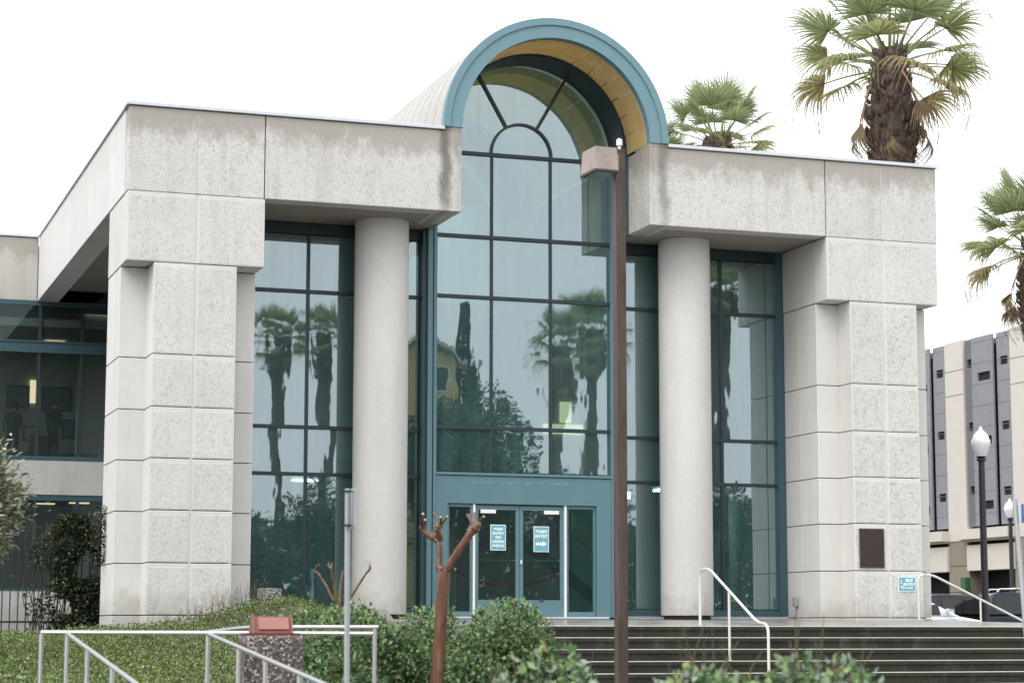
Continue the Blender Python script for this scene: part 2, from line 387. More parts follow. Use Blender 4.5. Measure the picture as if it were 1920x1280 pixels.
# capital blocks
for xc, right in ((7.045, False), (21.305, True)):
    z0, z1 = 6.69+J, 8.0-J
    front_panel(xc-1.28, xc-.018, F, F+.5, z0, z1, MAT['rough'])
    front_panel(xc+.018, xc+1.28, F, F+.5, z0, z1, MAT['rough'])
    bx('seam_strip', MAT['smooth'], B, xc-.017, xc+.017, F+.01, F+.5, z0, z1)
    yb = 40.92 if not right else 40.80
    if right:
        bx('concrete_block', MAT['smooth'], B, xc-1.28, xc+1.28, F+.502, 39.99, z0, z1, ch=.008)
        bx('concrete_block', MAT['smooth'], B, xc-1.275, xc+1.275, 40.01, yb, z0, z1, ch=.008)
    else:
        bx('concrete_block', MAT['smooth'], B, xc-1.28, xc+1.28, F+.502, yb, z0, z1, ch=.008)
# beams: precast panels 8.0 .. 9.6
ZB0, ZB1 = 8.0, 9.585
def beam_panel(x0, x1, side=False):
    mb = MB(); mb.box(x0, x1, F, 39.05, ZB0+.002, ZB1, 0, ch=.01)
    mb.build('beam_panel', MAT['beam'], B)
bx('beam_core', MAT['dark_joint'], B, 5.80, 12.1, 39.0, 39.5, 8.03, 9.5)
bx('beam_core', MAT['dark_joint'], B, 16.2, 22.5, 39.0, 39.5, 8.03, 9.5)
for a, b in ((5.757, 7.036), (7.050, 8.302), (8.322, 12.185)): beam_panel(a, b)
for a, b in ((16.125, 20.012), (20.032, 21.298), (21.312, 22.60)): beam_panel(a, b)
for x in (7.043, 21.305): bx('joint_sealant', MAT['smooth'], B, x-.0065, x+.0065, F+.007, 39.0, ZB0+.01, ZB1-.005)
# returns of the beams towards the glass
bx('beam_return', MAT['beam'], B, 16.135, 16.6, 39.06, 39.82, 8.004, 9.62, ch=.008)
bx('beam_return', MAT['beam'], B, 11.7, 12.175, 39.06, 40.05, 8.004, 9.62, ch=.008)
bx('beam_shoulder', MAT['beam'], B, 11.835, 12.183, F+.004, 39.04, ZB1+.001, 9.665, ch=.006)
bx('beam_shoulder', MAT['beam'], B, 16.127, 16.52, F+.004, 39.04, ZB1+.001, 9.665, ch=.006)
# soffits
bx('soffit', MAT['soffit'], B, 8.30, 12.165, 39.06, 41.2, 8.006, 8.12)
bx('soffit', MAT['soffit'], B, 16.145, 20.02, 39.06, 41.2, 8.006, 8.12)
# left side beam running back to the wing
for a, b in ((39.055, 40.90), (40.915, 46.9), (46.915, 52.9)):
    bx('beam_panel', MAT['beam_side'], B, 5.745, 6.25, a, b, 8.0, 9.59, ch=.008)
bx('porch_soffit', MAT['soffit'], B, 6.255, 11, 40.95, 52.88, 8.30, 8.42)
bx('porch_wall', MAT['spandrel'], B, 8.30, 8.55, 41.25, 52.88, -.4, 8.29)
# right side, unseen from the front but part of the block
for a, b in ((39.055, 44.9), (44.915, 52.9)):
    bx('side_wall', MAT['beam_side'], B, 22.2, 22.60, a, b, 8.0, 9.59, ch=.008)
bx('side_wall', MAT['spandrel'], B, 22.2, 22.55, 40.82, 64, -.3, 7.99)
bx('rear_wall', MAT['spandrel'], B, 8.56, 22.19, 63.6, 64, -.3, 9.5)
bx('roof_slab', MAT['roof'], B, 6.3, 11.7, 39.55, 63.5, 9.30, 9.45)
bx('roof_slab', MAT['roof'], B, 16.65, 22.15, 39.55, 63.5, 9.30, 9.45)
# copings
bx('coping', MAT['coping'], B, 5.70, 11.83, F-.045, F+.42, 9.60, 9.665, ch=.006)
bx('coping', MAT['coping'], B, 16.525, 22.64, F-.045, F+.42, 9.60, 9.665, ch=.006)
bx('coping', MAT['coping'], B, 5.705, 6.27, F+.43, 52.9, 9.60, 9.655, ch=.006)
bx('coping', MAT['coping'], B, 22.2, 22.64, F+.43, 52.9, 9.60, 9.655, ch=.006)
# columns
for xc in (11.01, 17.50):
    mb = MB(); mb.lathe([(.525, .30), (.535, .32), (.535, 7.6), (.53, 8.0)], 48, (xc, 40.15, 0)); mb.build('column', MAT['column'], B, smooth=True)
    mb = MB(); mb.lathe([(.47, .1), (.47, .31)], 32, (xc, 40.15, 0)); mb.build('column_foot', MAT['riser'], B, smooth=True)

# ---- the barrel vault
AC, ZC = 14.16, 9.665
def arcband(r0, r1, y0, y1, a0=0, a1=180, n=48, mi=0, mb=None):
    mb = mb or MB(); v = []; f = []
    for i in range(n+1):
        t = R(a0+(a1-a0)*i/n); c, s = math.cos(t), math.sin(t)
        v += [(AC+r0*c, y0, ZC+r0*s), (AC+r1*c, y0, ZC+r1*s), (AC+r1*c, y1, ZC+r1*s), (AC+r0*c, y1, ZC+r0*s)]
    for i in range(n):
        k = 4*i
        for a, b in ((0, 1), (1, 2), (2, 3), (3, 0)): f.append((k+a, k+b, k+4+b, k+4+a))
    f += [(0, 3, 2, 1), (4*n, 4*n+1, 4*n+2, 4*n+3)]
    mb.add(v, f, mi); return mb
mb = arcband(1.965, 2.35, F-.02, F+.16); arcband(2.22, 2.36, F-.05, F-.021, mb=mb); mb.build('arch_ring', MAT['teal_arch'], B, smooth=True)
y = F+.165
while y < 63:
    if 45.8 < y < 48.6: y += .63; continue
    arcband(2.20, 2.335, y, y+.602, n=40).build('roof_sheet', MAT['vault'], B, smooth=True); arcband(2.20, 2.352, y+.603, y+.627, n=40).build('roof_seam', MAT['vault'], B, smooth=True); y += .63
arcband(2.25, 2.26, 45.7, 49.1).build('added_skylight', MAT['glass_wing'], B, smooth=True, fix=False)  # skylight added to brighten the end wall of the vault
# amber translucent lining outside the glass, panel by panel
for k in range(16):
    for (ya, yb) in ((F+.17, 39.16), (39.175, 39.50), (39.515, 39.84)):
        arcband(1.955, 1.975, ya, yb, k*11.25+.25, (k+1)*11.25-.25, n=4).build('lining_panel', MAT['amber'], B, smooth=True)
arcband(1.90, 2.15, 39.86, G+.1).build('arch_box_frame', MAT['teal_dark'], B, smooth=True)
# interior lining behind the glass
for k in range(12):
    for j in range(8):
        if j in (5, 6, 7): continue
        arcband(1.955, 1.975, 41.0+j*.9, 41.87+j*.9, k*15+.35, (k+1)*15-.35, n=3).build('lining_panel', MAT['amber'], B, smooth=True)
bx('vault_end_wall', MAT['smooth'], B, 11.9, 16.4, 49.3, 49.5, 8.0, 11.9)

bx('vault_curb', MAT['lobby'], B, 11.86, 12.1, 41.2, 63.5, 7.6, 9.66); bx('vault_curb', MAT['lobby'], B, 16.22, 16.46, 41.2, 63.5, 7.6, 9.66)
bx('rear_wall', MAT['spandrel'], B, -6, 8.55, 63.6, 63.9, -1.7, 9.5)

# ---- centre glazing
CW = bx('window_frame', MAT['teal'], B, 12.06, 12.16, G-.12, G+.12, .26, 9.70)
CW2 = bx('window_frame', MAT['teal'], B, 12.185, 12.25, G-.12, G+.12, .26, 9.70)
bx('frame_groove', MAT['teal_dark'], B, 12.16, 12.185, G-.07, G+.1, .26, 9.70)
bx('window_frame', MAT['teal'], B, 15.98, 16.04, G-.12, G+.12, .26, 9.70)
bx('window_frame', MAT['teal'], B, 16.065, 16.16, G-.12, G+.12, .26, 9.70)
bx('frame_groove', MAT['teal_dark'], B, 16.04, 16.065, G-.07, G+.1, .26, 9.70)
bx('jamb_casing', MAT['teal_mid'], B, 16.125, 16.21, 39.825, G-.125, 8.0, 9.66)
bx('jamb_casing', MAT['teal_mid'], B, 16.165, 16.25, G-.125, G2+.1, .26, 8.0)
bx('jamb_casing', MAT['teal_mid'], B, 11.98, 12.055, G-.02, G2+.1, .26, 8.0)
rows = [3.12, 4.02, 6.66, 7.90, 9.62]; cols = [12.25, 13.43, 14.70, 15.98]
for z in (4.02, 6.66, 7.90, 9.62):
    bx('transom', MAT['teal_dark'], B, 12.251, 15.979, G-.06, G+.07, z-.035, z+.035)
for x in cols[1:3]:
    bx('mullion', MAT['teal_dark'], B, x-.022, x+.022, G-.05, G+.06, 3.13, 9.585)
def pane(x0, x1, z0, z1, y, parent=None, mat=None, tilt=.0032):
    mb = MB(); a, b = random.uniform(-tilt, tilt), random.uniform(-tilt, tilt); xm, zm = (x0+x1)/2, (z0+z1)/2
    v = []
    for dy in (0, .008):
        for (x, z) in ((x0, z0), (x1, z0), (x1, z1), (x0, z1)): v.append((x, y+dy+a*(x-xm)+b*(z-zm), z))
    mb.add(v, [(0, 1, 2, 3)]); return mb.build('glass_pane', mat or MAT['glass'], parent or B, fix=False)
for i in range(3):
    for j in range(4):
        pane(cols[i]+.01, cols[i+1]-.01, rows[j]+.02, rows[j+1]-.02, G)
# fanlight: inner arch ring and spokes, one glass sheet per sector
mbr = MB()
def arc2(r0, r1, y0, y1, cx, cz, a0, a1, n=24, mb=None):
    mb = mb or MB(); v = []; f = []
    for i in range(n+1):
        t = R(a0+(a1-a0)*i/n); c, s = math.cos(t), math.sin(t)
        v += [(cx+r0*c, y0, cz+r0*s), (cx+r1*c, y0, cz+r1*s), (cx+r1*c, y1, cz+r1*s), (cx+r0*c, y1, cz+r0*s)]
    for i in range(n):
        k = 4*i
        for a, b in ((0, 1), (1, 2), (2, 3), (3, 0)): f.append((k+a, k+b, k+4+b, k+4+a))
    f += [(0, 3, 2, 1), (4*n, 4*n+1, 4*n+2, 4*n+3)]; mb.add(v, f); return mb
CX = 14.065
arc2(.625, .675, G-.05, G+.06, CX, 9.65, 0, 180).build('fanlight_ring', MAT['teal_dark'], B, smooth=True)
for ang in (60, 120):
    c, s = math.cos(R(ang)), math.sin(R(ang)); mb = MB()
    px, pz = -s*.028, c*.028; v = []
    for y in (G-.05, G+.06):
        for r, k in ((.675, 1), (1.93, 1), (1.93, -1), (.675, -1)): v.append((CX+r*c+px*k, y, 9.65+r*s+pz*k))
    mb.add(v, [(0, 1, 2, 3), (7, 6, 5, 4), (0, 4, 5, 1), (1, 5, 6, 2), (2, 6, 7, 3), (3, 7, 4, 0)]); mb.build('fanlight_spoke', MAT['teal_dark'], B)
def fan(r0, r1, a0, a1, n=14):
    v = []; f = []
    for i in range(n+1):
        t = R(a0+(a1-a0)*i/n); v += [(CX+r0*math.cos(t), G, 9.65+r0*math.sin(t)), (CX+r1*math.cos(t), G, 9.65+r1*math.sin(t))]
    for i in range(n): f.append((2*i, 2*i+1, 2*i+3, 2*i+2))
    mb = MB(); mb.add(v, f); mb.build('glass_pane', MAT['glass'], B, fix=False)
fan(0.0, .625, 0, 180)
for a0, a1 in ((0, 58.5), (61.5, 118.5), (121.5, 180)): fan(.675, 1.93, a0, a1)

# ---- side glazing
def side(x0, x1, ms):
    bx('window_head', MAT['teal_dark'], B, x0, x1, G2-.08, G2+.08, 7.78, 8.004)
    bx('window_sill', MAT['teal_mid'], B, x0, x1, G2-.07, G2+.08, .27, .42)
    zz = [.42, 3.02, 3.94, 6.63, 7.78]
    for z in zz[1:4]: bx('transom', MAT['teal_dark'], B, x0, x1, G2-.055, G2+.06, z-.035, z+.035)
    for x in ms: bx('mullion', MAT['teal_dark'], B, x-.028, x+.028, G2-.05, G2+.061, .421, 7.779)
    xs_ = [x0]+ms+[x1]
    for i in range(len(xs_)-1):
        for j in range(4): pane(xs_[i]+.02, xs_[i+1]-.02, zz[j]+.02, zz[j+1]-.02, G2)
side(8.32, 11.98, [9.68, 10.85])
side(16.25, 19.99, [17.25, 18.60])
bx('end_frame', MAT['teal_mid'], B, 19.86, 20.03, G2-.10, G2+.09, .26, 8.0)  # deeper teal; the shade this frame stands in is put into the colour
bx('sill_flashing', MAT['coping'], B, 8.3, 12.0, G2-.14, G2+.02, .235, .262)
bx('sill_flashing', MAT['coping'], B, 16.2, 20.03, G2-.14, G2+.02, .235, .262)

# ---- lintel and doors
bx('lintel', MAT['teal'], B, 12.251, 15.979, G-.10, G+.10, 2.50, 3.045)
bx('lintel_cap', MAT['teal'], B, 12.245, 15.985, G-.13, G+.10, 3.062, 3.115)
bx('lintel_groove', MAT['teal_dark'], B, 12.251, 15.979, G-.08, G+.09, 3.045, 3.062)
put_text('lettering', 'SOLANO  COUNTY  JUSTICE  CENTER', .066, simple('pale_letter_metal', (.32, .45, .49), .3), B, 14.03, G-.101, 2.90, spacing=1.9, extrude=.006)
bx('side_casing', MAT['teal'], B, 12.251, 12.50, G-.10, G+.10, .26, 2.499)
bx('side_casing', MAT['teal'], B, 15.66, 15.979, G-.10, G+.10, .26, 2.499)
for x in (13.06, 14.995):
    bx('door_post', MAT['white_paint'], B, x-.022, x+.022, G-.075, G+.05, .27, 2.499)
bx('threshold', MAT['coping'], B, 12.4, 15.9, G-.17, G+.1, .235, .268)
for x0, x1 in ((12.502, 13.035), (15.02, 15.658)):
    f = MB(); f.box(x0, x0+.05, G-.04, G+.04, .27, 2.49); f.box(x1-.05, x1, G-.04, G+.04, .27, 2.49); f.box(x0+.05, x1-.05, G-.04, G+.04, .27, .37); f.box(x0+.05, x1-.05, G-.04, G+.04, 2.43, 2.49)
    f.build('sidelight_frame', MAT['teal'], B); pane(x0+.05, x1-.05, .37, 2.43, G, mat=MAT['glass_door'])
for s, (x0, x1) in enumerate(((13.085, 14.022), (14.030, 14.970))):
    d = MB(); Y0, Y1 = G-.03, G+.03
    d.box(x0, x0+.075, Y0, Y1, .275, 2.47); d.box(x1-.075, x1, Y0, Y1, .275, 2.47); d.box(x0+.075, x1-.075, Y0, Y1, .275, .60); d.box(x0+.075, x1-.075, Y0, Y1, 2.385, 2.47)
    door = d.build('entrance_door', MAT['teal'], B); tag(door, 'left leaf of the teal glazed entrance doors' if s == 0 else 'right leaf of the teal glazed entrance doors')
    pane(x0+.075, x1-.075, .60, 2.385, G, parent=door, mat=MAT['glass_door'])
    hb = MB(); hb.box(x0+.06, x1-.06, G+.05, G+.075, 1.38, 1.40); hb.box(x0+.06, x0+.09, G+.03, G+.075, 1.365, 1.41); hb.box(x1-.09, x1-.06, G+.03, G+.075, 1.365, 1.41); hb.build('push_bar', MAT['chrome'], door)
    cx = x0+.11 if s == 0 else x1-.43
    bx('door_closer', MAT['white_paint'], door, cx, cx+.32, G-.085, G-.031, 2.31, 2.385, ch=.008)
    k = MB(); k.box((x0+x1)/2-.05, (x0+x1)/2+.04, G-.04, G-.031, .57, .595); k.build('kick_latch', MAT['chrome'], door)
    if s == 1:
        l = MB(); l.box(x0+.012, x0+.045, G-.065, G-.031, 1.31, 1.39, ch=.006); l.build('lock', MAT['white_paint'], door)

# ---- left wing with offices
YW = 52.92
WG = B
for a, b in ((-6, -1.02), (-1.0, 5.735)): bx('wing_beam', MAT['wing'], B, a, b, YW, YW+.4, 8.02, 9.58, ch=.008)
bx('coping', MAT['coping'], B, -6, 5.735, YW-.04, YW+.4, 9.60, 9.655)
bx('window_head', MAT['teal_mid'], B, -6, 8.28, YW-.02, YW+.1, 7.90, 8.015)
bx('transom_band', MAT['teal_mid'], B, -6, 8.28, YW-.03, YW+.1, 6.78, 6.98)
bx('transom_lip', MAT['teal_mid'], B, -6, 8.28, YW-.055, YW+.1, 6.735, 6.775); bx('transom_lip', MAT['teal_mid'], B, -6, 8.28, YW-.055, YW+.1, 6.985, 7.025)
bx('window_sill', MAT['teal_mid'], B, -6, 8.28, YW-.05, YW+.1, 4.09, 4.20)
bx('spandrel', MAT['spandrel'], B, -6, 8.28, YW-.06, YW+.3, 3.26, 4.085)
bx('window_head', MAT['teal_mid'], B, -6, 8.28, YW-.03, YW+.1, 3.12, 3.255)
bx('wing_base', MAT['spandrel'], B, -6, 8.28, YW-.08, YW+.3, -1.7, .92)
bx('window_sill', MAT['teal_mid'], B, -6, 8.28, YW-.03, YW+.1, .925, .98)
mx_ = [-3.35, -.8, 1.48, 3.76, 5.83, 6.86]
for x in mx_:
    bx('mullion', MAT['teal_dark'], B, x-.035, x+.035, YW-.015, YW+.09, 4.205, 7.895)
    bx('mullion', MAT['teal_dark'], B, x-.035, x+.035, YW-.015, YW+.09, .985, 3.115)
xx = [-6]+mx_+[8.27]
for a, b in zip(xx, xx[1:]):
    for z0, z1 in ((7.03, 7.895), (4.205, 6.73), (.985, 3.115)): pane(a+.035, b-.035, z0, z1, YW+.03, mat=MAT['glass_wing'])
bx('wing_side_wall', MAT['spandrel'], B, -6.3, -6.01, YW, 63.9, -1.7, 9.5)
bx('wing_floor', MAT['office_dark'], B, -6, 8.25, YW+.31, 60, 3.3, 4.02); bx('wing_ceiling', MAT['office'], B, -6, 8.25, YW+.12, 60, 7.4, 7.6)
bx('office_wall', MAT['office'], B, -6, 8.25, 56.9, 57.1, 3.61, 7.39)
bx('office_wall', MAT['office'], B, -6, 8.25, 57.5, 57.7, -1.0, 3.25)
bx('wing_roof', MAT['roof'], B, -6, 8.25, YW+.41, 63.9, 9.3, 9.45)
em = NM('lamp_panel'); em.b.inputs['Emission Color'].default_value = (1, .72, .42, 1); em.b.inputs['Emission Strength'].default_value = 1.1; em.col((.9, .9, .85)); MAT['lamp'] = em.m
em = NM('cool_lamp_panel'); em.b.inputs['Emission Color'].default_value = (.95, 1, .95, 1); em.b.inputs['Emission Strength'].default_value = 7; em.col((.9, .9, .9)); MAT['lamp2'] = em.m
for x, y, z in ((6.5, 55.5, 7.37), (3.6, 55.5, 7.37), (7.2, 55.2, 3.22), (6.4, 55.8, 3.22), (2.0, 55.5, 7.37)):
    bx('added_ceiling_lamp', MAT['lamp'], B, x-.25, x+.25, y-.1, y+.1, z-.03, z)
bx('wall_lamp', MAT['lamp'], B, 6.05, 6.20, 56.82, 56.88, 5.9, 6.5)
bx('wall_lamp', MAT['lamp'], B, 6.9, 7.3, 57.35, 57.45, 1.2, 1.28)

# ---- lobby interior
bx('lobby_floor', MAT['carpet'], B, 8.56, 22.19, G2+.12, 63.5, -.05, .255)
bx('lobby_back_wall', MAT['lobby'], B, 8.56, 22.19, 52.9, 53.1, .26, 9.2)
bx('lobby_ceiling', MAT['lobby'], B, 8.56, 12.2, G2+.45, 52.9, 7.85, 8.0); bx('lobby_ceiling', MAT['lobby'], B, 16.2, 22.19, G2+.45, 52.9, 7.85, 8.0)
bx('gallery_slab', simple('gallery_edge', (.12, .13, .12), .6), B, 8.56, 22.19, 47.5, 52.89, 3.5, 3.9)
bx('lobby_pillar', MAT['lobby'], B, 18.0, 18.5, 46.0, 46.5, .26, 7.84); bx('lobby_pillar', MAT['lobby'], B, 10.0, 10.4, 47.0, 47.4, .26, 7.84)
mb = MB(); MATst = simple('stair_flank', (.10, .11, .10), .5)
for k, (xa, xb) in enumerate(((9.3, 13.2), (14.2, 18.5))):
    s_ = MB(); s_.prism([(xa, 3.7), (xa, 3.35), (xb, .2), (xb+.45, .2)], 'y', 45.4+k*1.2, 45.48+k*1.2); s_.build('stair_stringer', MATst, B)
    s_ = MB(); s_.tube([(xa, 45.4+k*1.2, 4.6), (xb+.2, 45.4+k*1.2, 1.25)], .025, 8); s_.build('stair_rail', MAT['chrome'], B, smooth=True)
bx('window_glow_panel', simple('pale_green_glow', (.42, .66, .58), .6), B, 17.9, 18.9, 47.9, 48.0, .26, 3.3)  # pale green panels painted as light seen through far windows
bx('window_glow_panel', bpy.data.materials['pale_green_glow'], B, 20.2, 22.0, 47.9, 48.0, .26, 3.3)
for x, y, z, sx, sy in ((15.8, 45.5, 3.44, .25, .08), (11.5, 48.5, 3.44, .3, .06), (21.0, 48.8, 3.44, .5, .3), (18.8, 48.8, 3.44, .4, .2)):
    bx('added_ceiling_lamp', MAT['lamp2'], B, x-sx, x+sx, y-sy, y+sy, z-.02, z+.03)  # lamps added to brighten the lobby
bx('wall_lamp', MAT['lamp2'], B, 19.30, 19.42, 47.9, 47.98, 3.15, 3.32)
bx('wall_lamp', MAT['lamp'], B, 19.42, 19.72, 52.8, 52.88, 5.46, 6.0); bx('wall_lamp', MAT['lamp'], B, 18.95, 20.05, 52.8, 52.88, 5.14, 5.40)
bx('bright_end_panel', simple('bright_end_white', (.82, .86, .84), .8), B, 12.15, 16.2, 49.1, 49.28, 7.9, 10.35)  # white panel added so the lower end wall reads as lit

# ---- things by the entrance
M_sign = simple('teal_sign_face', (.14, .38, .46), .35, var=.03); M_wh = simple('white_print', (.88, .92, .93), .4, var=.0)
def sign(name, label, x0, x1, z0, z1, y, lines, arrow=None, ring=False, cat='sign'):
    t = thing(name, label, cat, ((x0+x1)/2, y, z0))
    bx('border', M_wh, t, x0, x1, y-.006, y, z0, z1); bx('face', M_sign, t, x0+.014, x1-.014, y-.009, y-.0061, z0+.014, z1-.014)
    for s_, size, x, z in lines: put_text('lettering', s_, size, M_wh, t, x, y-.0095, z, extrude=.001, bold=size*.03)
    if arrow:
        ax, az, L, h = arrow; mb = MB()
        mb.prism([(ax-L/2, az-h*.25), (ax+L*.12, az-h*.25), (ax+L*.12, az-h*.5), (ax+L/2, az), (ax+L*.12, az+h*.5), (ax+L*.12, az+h*.25), (ax-L/2, az+h*.25)], 'y', y-.0112, y-.0092); mb.build('arrow', M_wh, t)
    return t
xc = (13.41+13.745)/2
sign('door_sign', 'teal sign reading main entry on union avenue on left door glass', 13.41, 13.735, 1.58, 2.09, G-.034,
     [('MAIN', .080, 13.572, 1.975), ('ENTRY', .078, 13.572, 1.893), ('ON', .078, 13.572, 1.811), ('UNION', .078, 13.572, 1.729), ('AVENUE', .068, 13.572, 1.650)])
sign('door_sign', 'teal sign reading main entry with right arrow on right door glass', 14.325, 14.65, 1.56, 2.07, G-.034,
     [('MAIN', .095, 14.487, 1.935), ('ENTRY', .086, 14.487, 1.845)], arrow=(14.49, 1.72, .23, .11))
sg = sign('wall_sign', 'small blue accessible entry sign screwed low on the right pier', 21.50, 21.90, .79, 1.09, F-.002,
     [('SIDE', .088, 21.745, .985), ('ENTRY', .08, 21.75, .905), ('TEXAS STREET', .043, 21.70, .845)])
mb = arc2(.034, .047, F-.0125, F-.0112, 21.575, .925, -150, 150, 14); mb.box(21.560, 21.575, F-.0125, F-.0112, .95, 1.0); mb.box(21.56, 21.60, F-.0125, F-.0112, .957, .97)
mb.lathe([(.012, -.001), (.012, .001)], 10, (0, 0, 0)); mb.v = mb.v[:-20]+[(21.567+v[0], F-.0125+v[2], 1.018+v[1]) for v in mb.v[-20:]]; mb.build('wheelchair_symbol', M_wh, sg)
# bronze plaque
t = thing('plaque', 'dark bronze plaque fixed on the right pier', 'plaque', (20.91, F, 1.26))
bx('border', simple('bronze_edge', (.12, .085, .06), .45, .6), t, 20.63, 21.19, F-.03, F-.005, 1.26, 2.05, ch=.004)
bx('face', simple('bronze_face', (.045, .03, .024), .5, .4, .3, 30), t, 20.65, 21.17, F-.034, F-.0301, 1.28, 2.03)
mb = MB()
for i in range(11):
    w = .2 if i in (0, 10) else .235; mb.box(20.91-w, 20.91+w, F-.0352, F-.0342, 1.95-i*.06, 1.962-i*.06)
mb.build('raised_text_line', simple('bronze_text', (.052, .037, .030), .5, .4, .3, 30), t)
# outlet with conduit
t = thing('electrical_outlet', 'grey outlet box and conduit on the left face of the right pier', 'electrical outlet', (20.0, 40.3, .3))
bx('outlet_box', MAT['galv'], t, 19.96, 20.033, 40.22, 40.36, .50, .68, ch=.006)
mb = MB(); mb.tube(fillet([(19.99, 40.29, .5), (19.99, 40.29, .285), (19.9, 40.5, .275), (16.3, 40.52, .275)], .06), .011, 6); mb.build('conduit', MAT['galv'], t, smooth=True)
# queue rope
t = thing('stanchion', 'chrome queue post inside the right sidelight', 'queue post', (15.25, 41.4, .26)); mb = MB(); mb.lathe([(.15, 0), (.15, .02), (.03, .05), (.025, .92), (.04, .94), (.035, .99), (.0, 1.0)], 16, (15.25, 41.4, .26)); mb.build('post', MAT['chrome'], t, smooth=True)
t2 = thing('stanchion', 'chrome queue post behind the left sidelight', 'queue post', (12.95, 41.4, .26)); mb = MB(); mb.lathe([(.15, 0), (.15, .02), (.03, .05), (.025, .92), (.04, .94), (.035, .99), (.0, 1.0)], 16, (12.95, 41.4, .26)); mb.build('post', MAT['chrome'], t2, smooth=True)
mb = MB(); P = [(12.95+2.3*i/16, 41.4, 1.20-.30*(1-((i-8)/8)**2)) for i in range(17)]; mb.tube(P, .028, 8)
tag(mb.build('rope', simple('red_rope', (.30, .015, .025), .7), smooth=True), 'red queue rope hanging across behind the entrance doors', 'rope')
t = thing('coat_stand', 'slim metal display stand gleaming behind the right sidelight', 'display stand', (15.5, 42.2, .26)); mb = MB()
mb.tube([(15.5, 42.2, .26), (15.5, 42.2, 1.25)], .02, 8); mb.tube([(14.95, 42.2, 1.17), (15.5, 42.2, 1.2)], .012, 6)
for k in range(7): mb.lathe([(.0, -.04), (.045, -.01), (.03, .05), (0, .06)], 8, (15.5+.03*(k % 2), 42.2, .40+k*.13))
mb.build('stand', MAT['chrome'], t, smooth=True)

# people seen through the office window: one skinned body each
def person(name, label, pts, edges, radii, hair, mats, loc, rz=0, scale=1.):
    me = bpy.data.meshes.new(name); me.from_pydata(pts, edges, []); o = bpy.data.objects.new('tmpbody', me); C.objects.link(o)
    md = o.modifiers.new('s', 'SKIN'); sk = me.skin_vertices[0].data
    for i, r in enumerate(radii): sk[i].radius = (r, r*.85)
    sk[0].use_root = True; o.modifiers.new('b', 'SUBSURF').levels = 2
    dg = bpy.context.evaluated_depsgraph_get(); m2 = bpy.data.meshes.new_from_object(o.evaluated_get(dg)); bpy.data.objects.remove(o)
    m2.transform(Matrix.Translation(loc) @ Matrix.Rotation(rz, 4, 'Z') @ Matrix.Scale(scale, 4))
    m2.materials.clear()
    for m in mats: m2.materials.append(m)
    t = thing(name, label, 'person', loc)
    for p in m2.polygons:
        zc = (p.center.z-loc[2])/scale; p.material_index = 1 if zc > 1.50 else (0 if zc > .92 else 2); p.use_smooth = True
    link('body', m2, t)
    hb = MB()
    for (c, r) in hair: hb.lathe([(r*math.sin(a), -r*math.cos(a)) for a in [PI*i/8 for i in range(1, 8)]], 12, c)
    h = hb.build('hair', mats[3], None, smooth=True); h.data.transform(Matrix.Translation(loc) @ Matrix.Rotation(rz, 4, 'Z') @ Matrix.Scale(scale, 4))
    h.parent = t; h.location = -Vector(loc)
    return t
pts = [(0, 0, .95), (0, 0, 1.2), (0, 0, 1.40), (0, 0, 1.5), (0, -.01, 1.60), (0, -.02, 1.70), (.10, 0, .90), (.11, 0, .50), (.12, .02, .08), (.12, -.12, .03), (-.10, 0, .90), (-.11, 0, .50), (-.12, .02, .08), (-.12, -.12, .03),
       (.19, 0, 1.40), (.26, -.02, 1.12), (.16, -.22, 1.02), (.10, -.28, 1.04), (-.19, 0, 1.40), (-.26, -.02, 1.12), (-.16, -.22, 1.02), (-.10, -.28, 1.04)]
ed = [(0, 1), (1, 2), (2, 3), (3, 4), (4, 5), (0, 6), (6, 7), (7, 8), (8, 9), (0, 10), (10, 11), (11, 12), (12, 13), (2, 14), (14, 15), (15, 16), (16, 17), (2, 18), (18, 19), (19, 20), (20, 21)]
ra = [.16, .15, .16, .06, .095, .08, .1, .07, .05, .04, .1, .07, .05, .04, .075, .05, .035, .035, .075, .05, .035, .035]
M_coat = simple('dark_coat', (.03, .035, .04), .9); M_skin = simple('skin', (.35, .2, .14), .6); M_tr = simple('dark_trousers', (.02, .02, .025), .9); M_hair = simple('dark_hair', (.015, .012, .01), .8)
person('person', 'person in dark coat standing behind the upper office window', pts, ed, ra, [((0, .02, 1.66), .115)], [M_coat, M_skin, M_tr, M_hair], (6.42, 54.6, 4.03), R(40))
person('person', 'person in dark hooded top at the far left office window', pts, ed, ra, [((0, .03, 1.66), .13)], [M_coat, M_skin, M_tr, M_hair], (5.42, 54.6, 4.03), R(-30), .93)
# framed pictures and desks in the office
for i, (x0, x1, z0, z1) in enumerate(((5.45, 6.05, 5.75, 6.35), (6.35, 7.15, 5.70, 6.35), (6.9, 7.25, 5.0, 5.5), (5.9, 6.3, 4.9, 5.3))):
    t = thing('picture', ['framed dark picture left of the office wall lamp', 'wide dark picture right of the office wall lamp', 'small dark picture low behind the standing person', 'small picture with pale mount low on the office wall'][i], 'picture', (x0, 56.88, z0))
    bx('frame', MAT['office_dark'], t, x0, x1, 56.84, 56.89, z0, z1); bx('print', simple('print_%d' % i, (.09, .1, .1) if i < 3 else (.4, .38, .3), .5), t, x0+.05, x1-.05, 56.832, 56.839, z0+.05, z1-.05)
t = thing('desk', 'dark office desk below the upper wing window', 'desk', (6.4, 53.8, 3.6))
bx('desk_top', MAT['office_dark'], t, 5.3, 7.4, 53.5, 54.1, 4.28, 4.33)
for x in (5.35, 7.3): bx('leg', MAT['office_dark'], t, x, x+.06, 53.55, 54.05, 3.6, 4.28)
t = thing('chair', 'red brown office chair behind the upper wing window', 'chair', (6.0, 54.5, 3.6)); M_rc = simple('red_brown_fabric', (.16, .04, .03), .9)
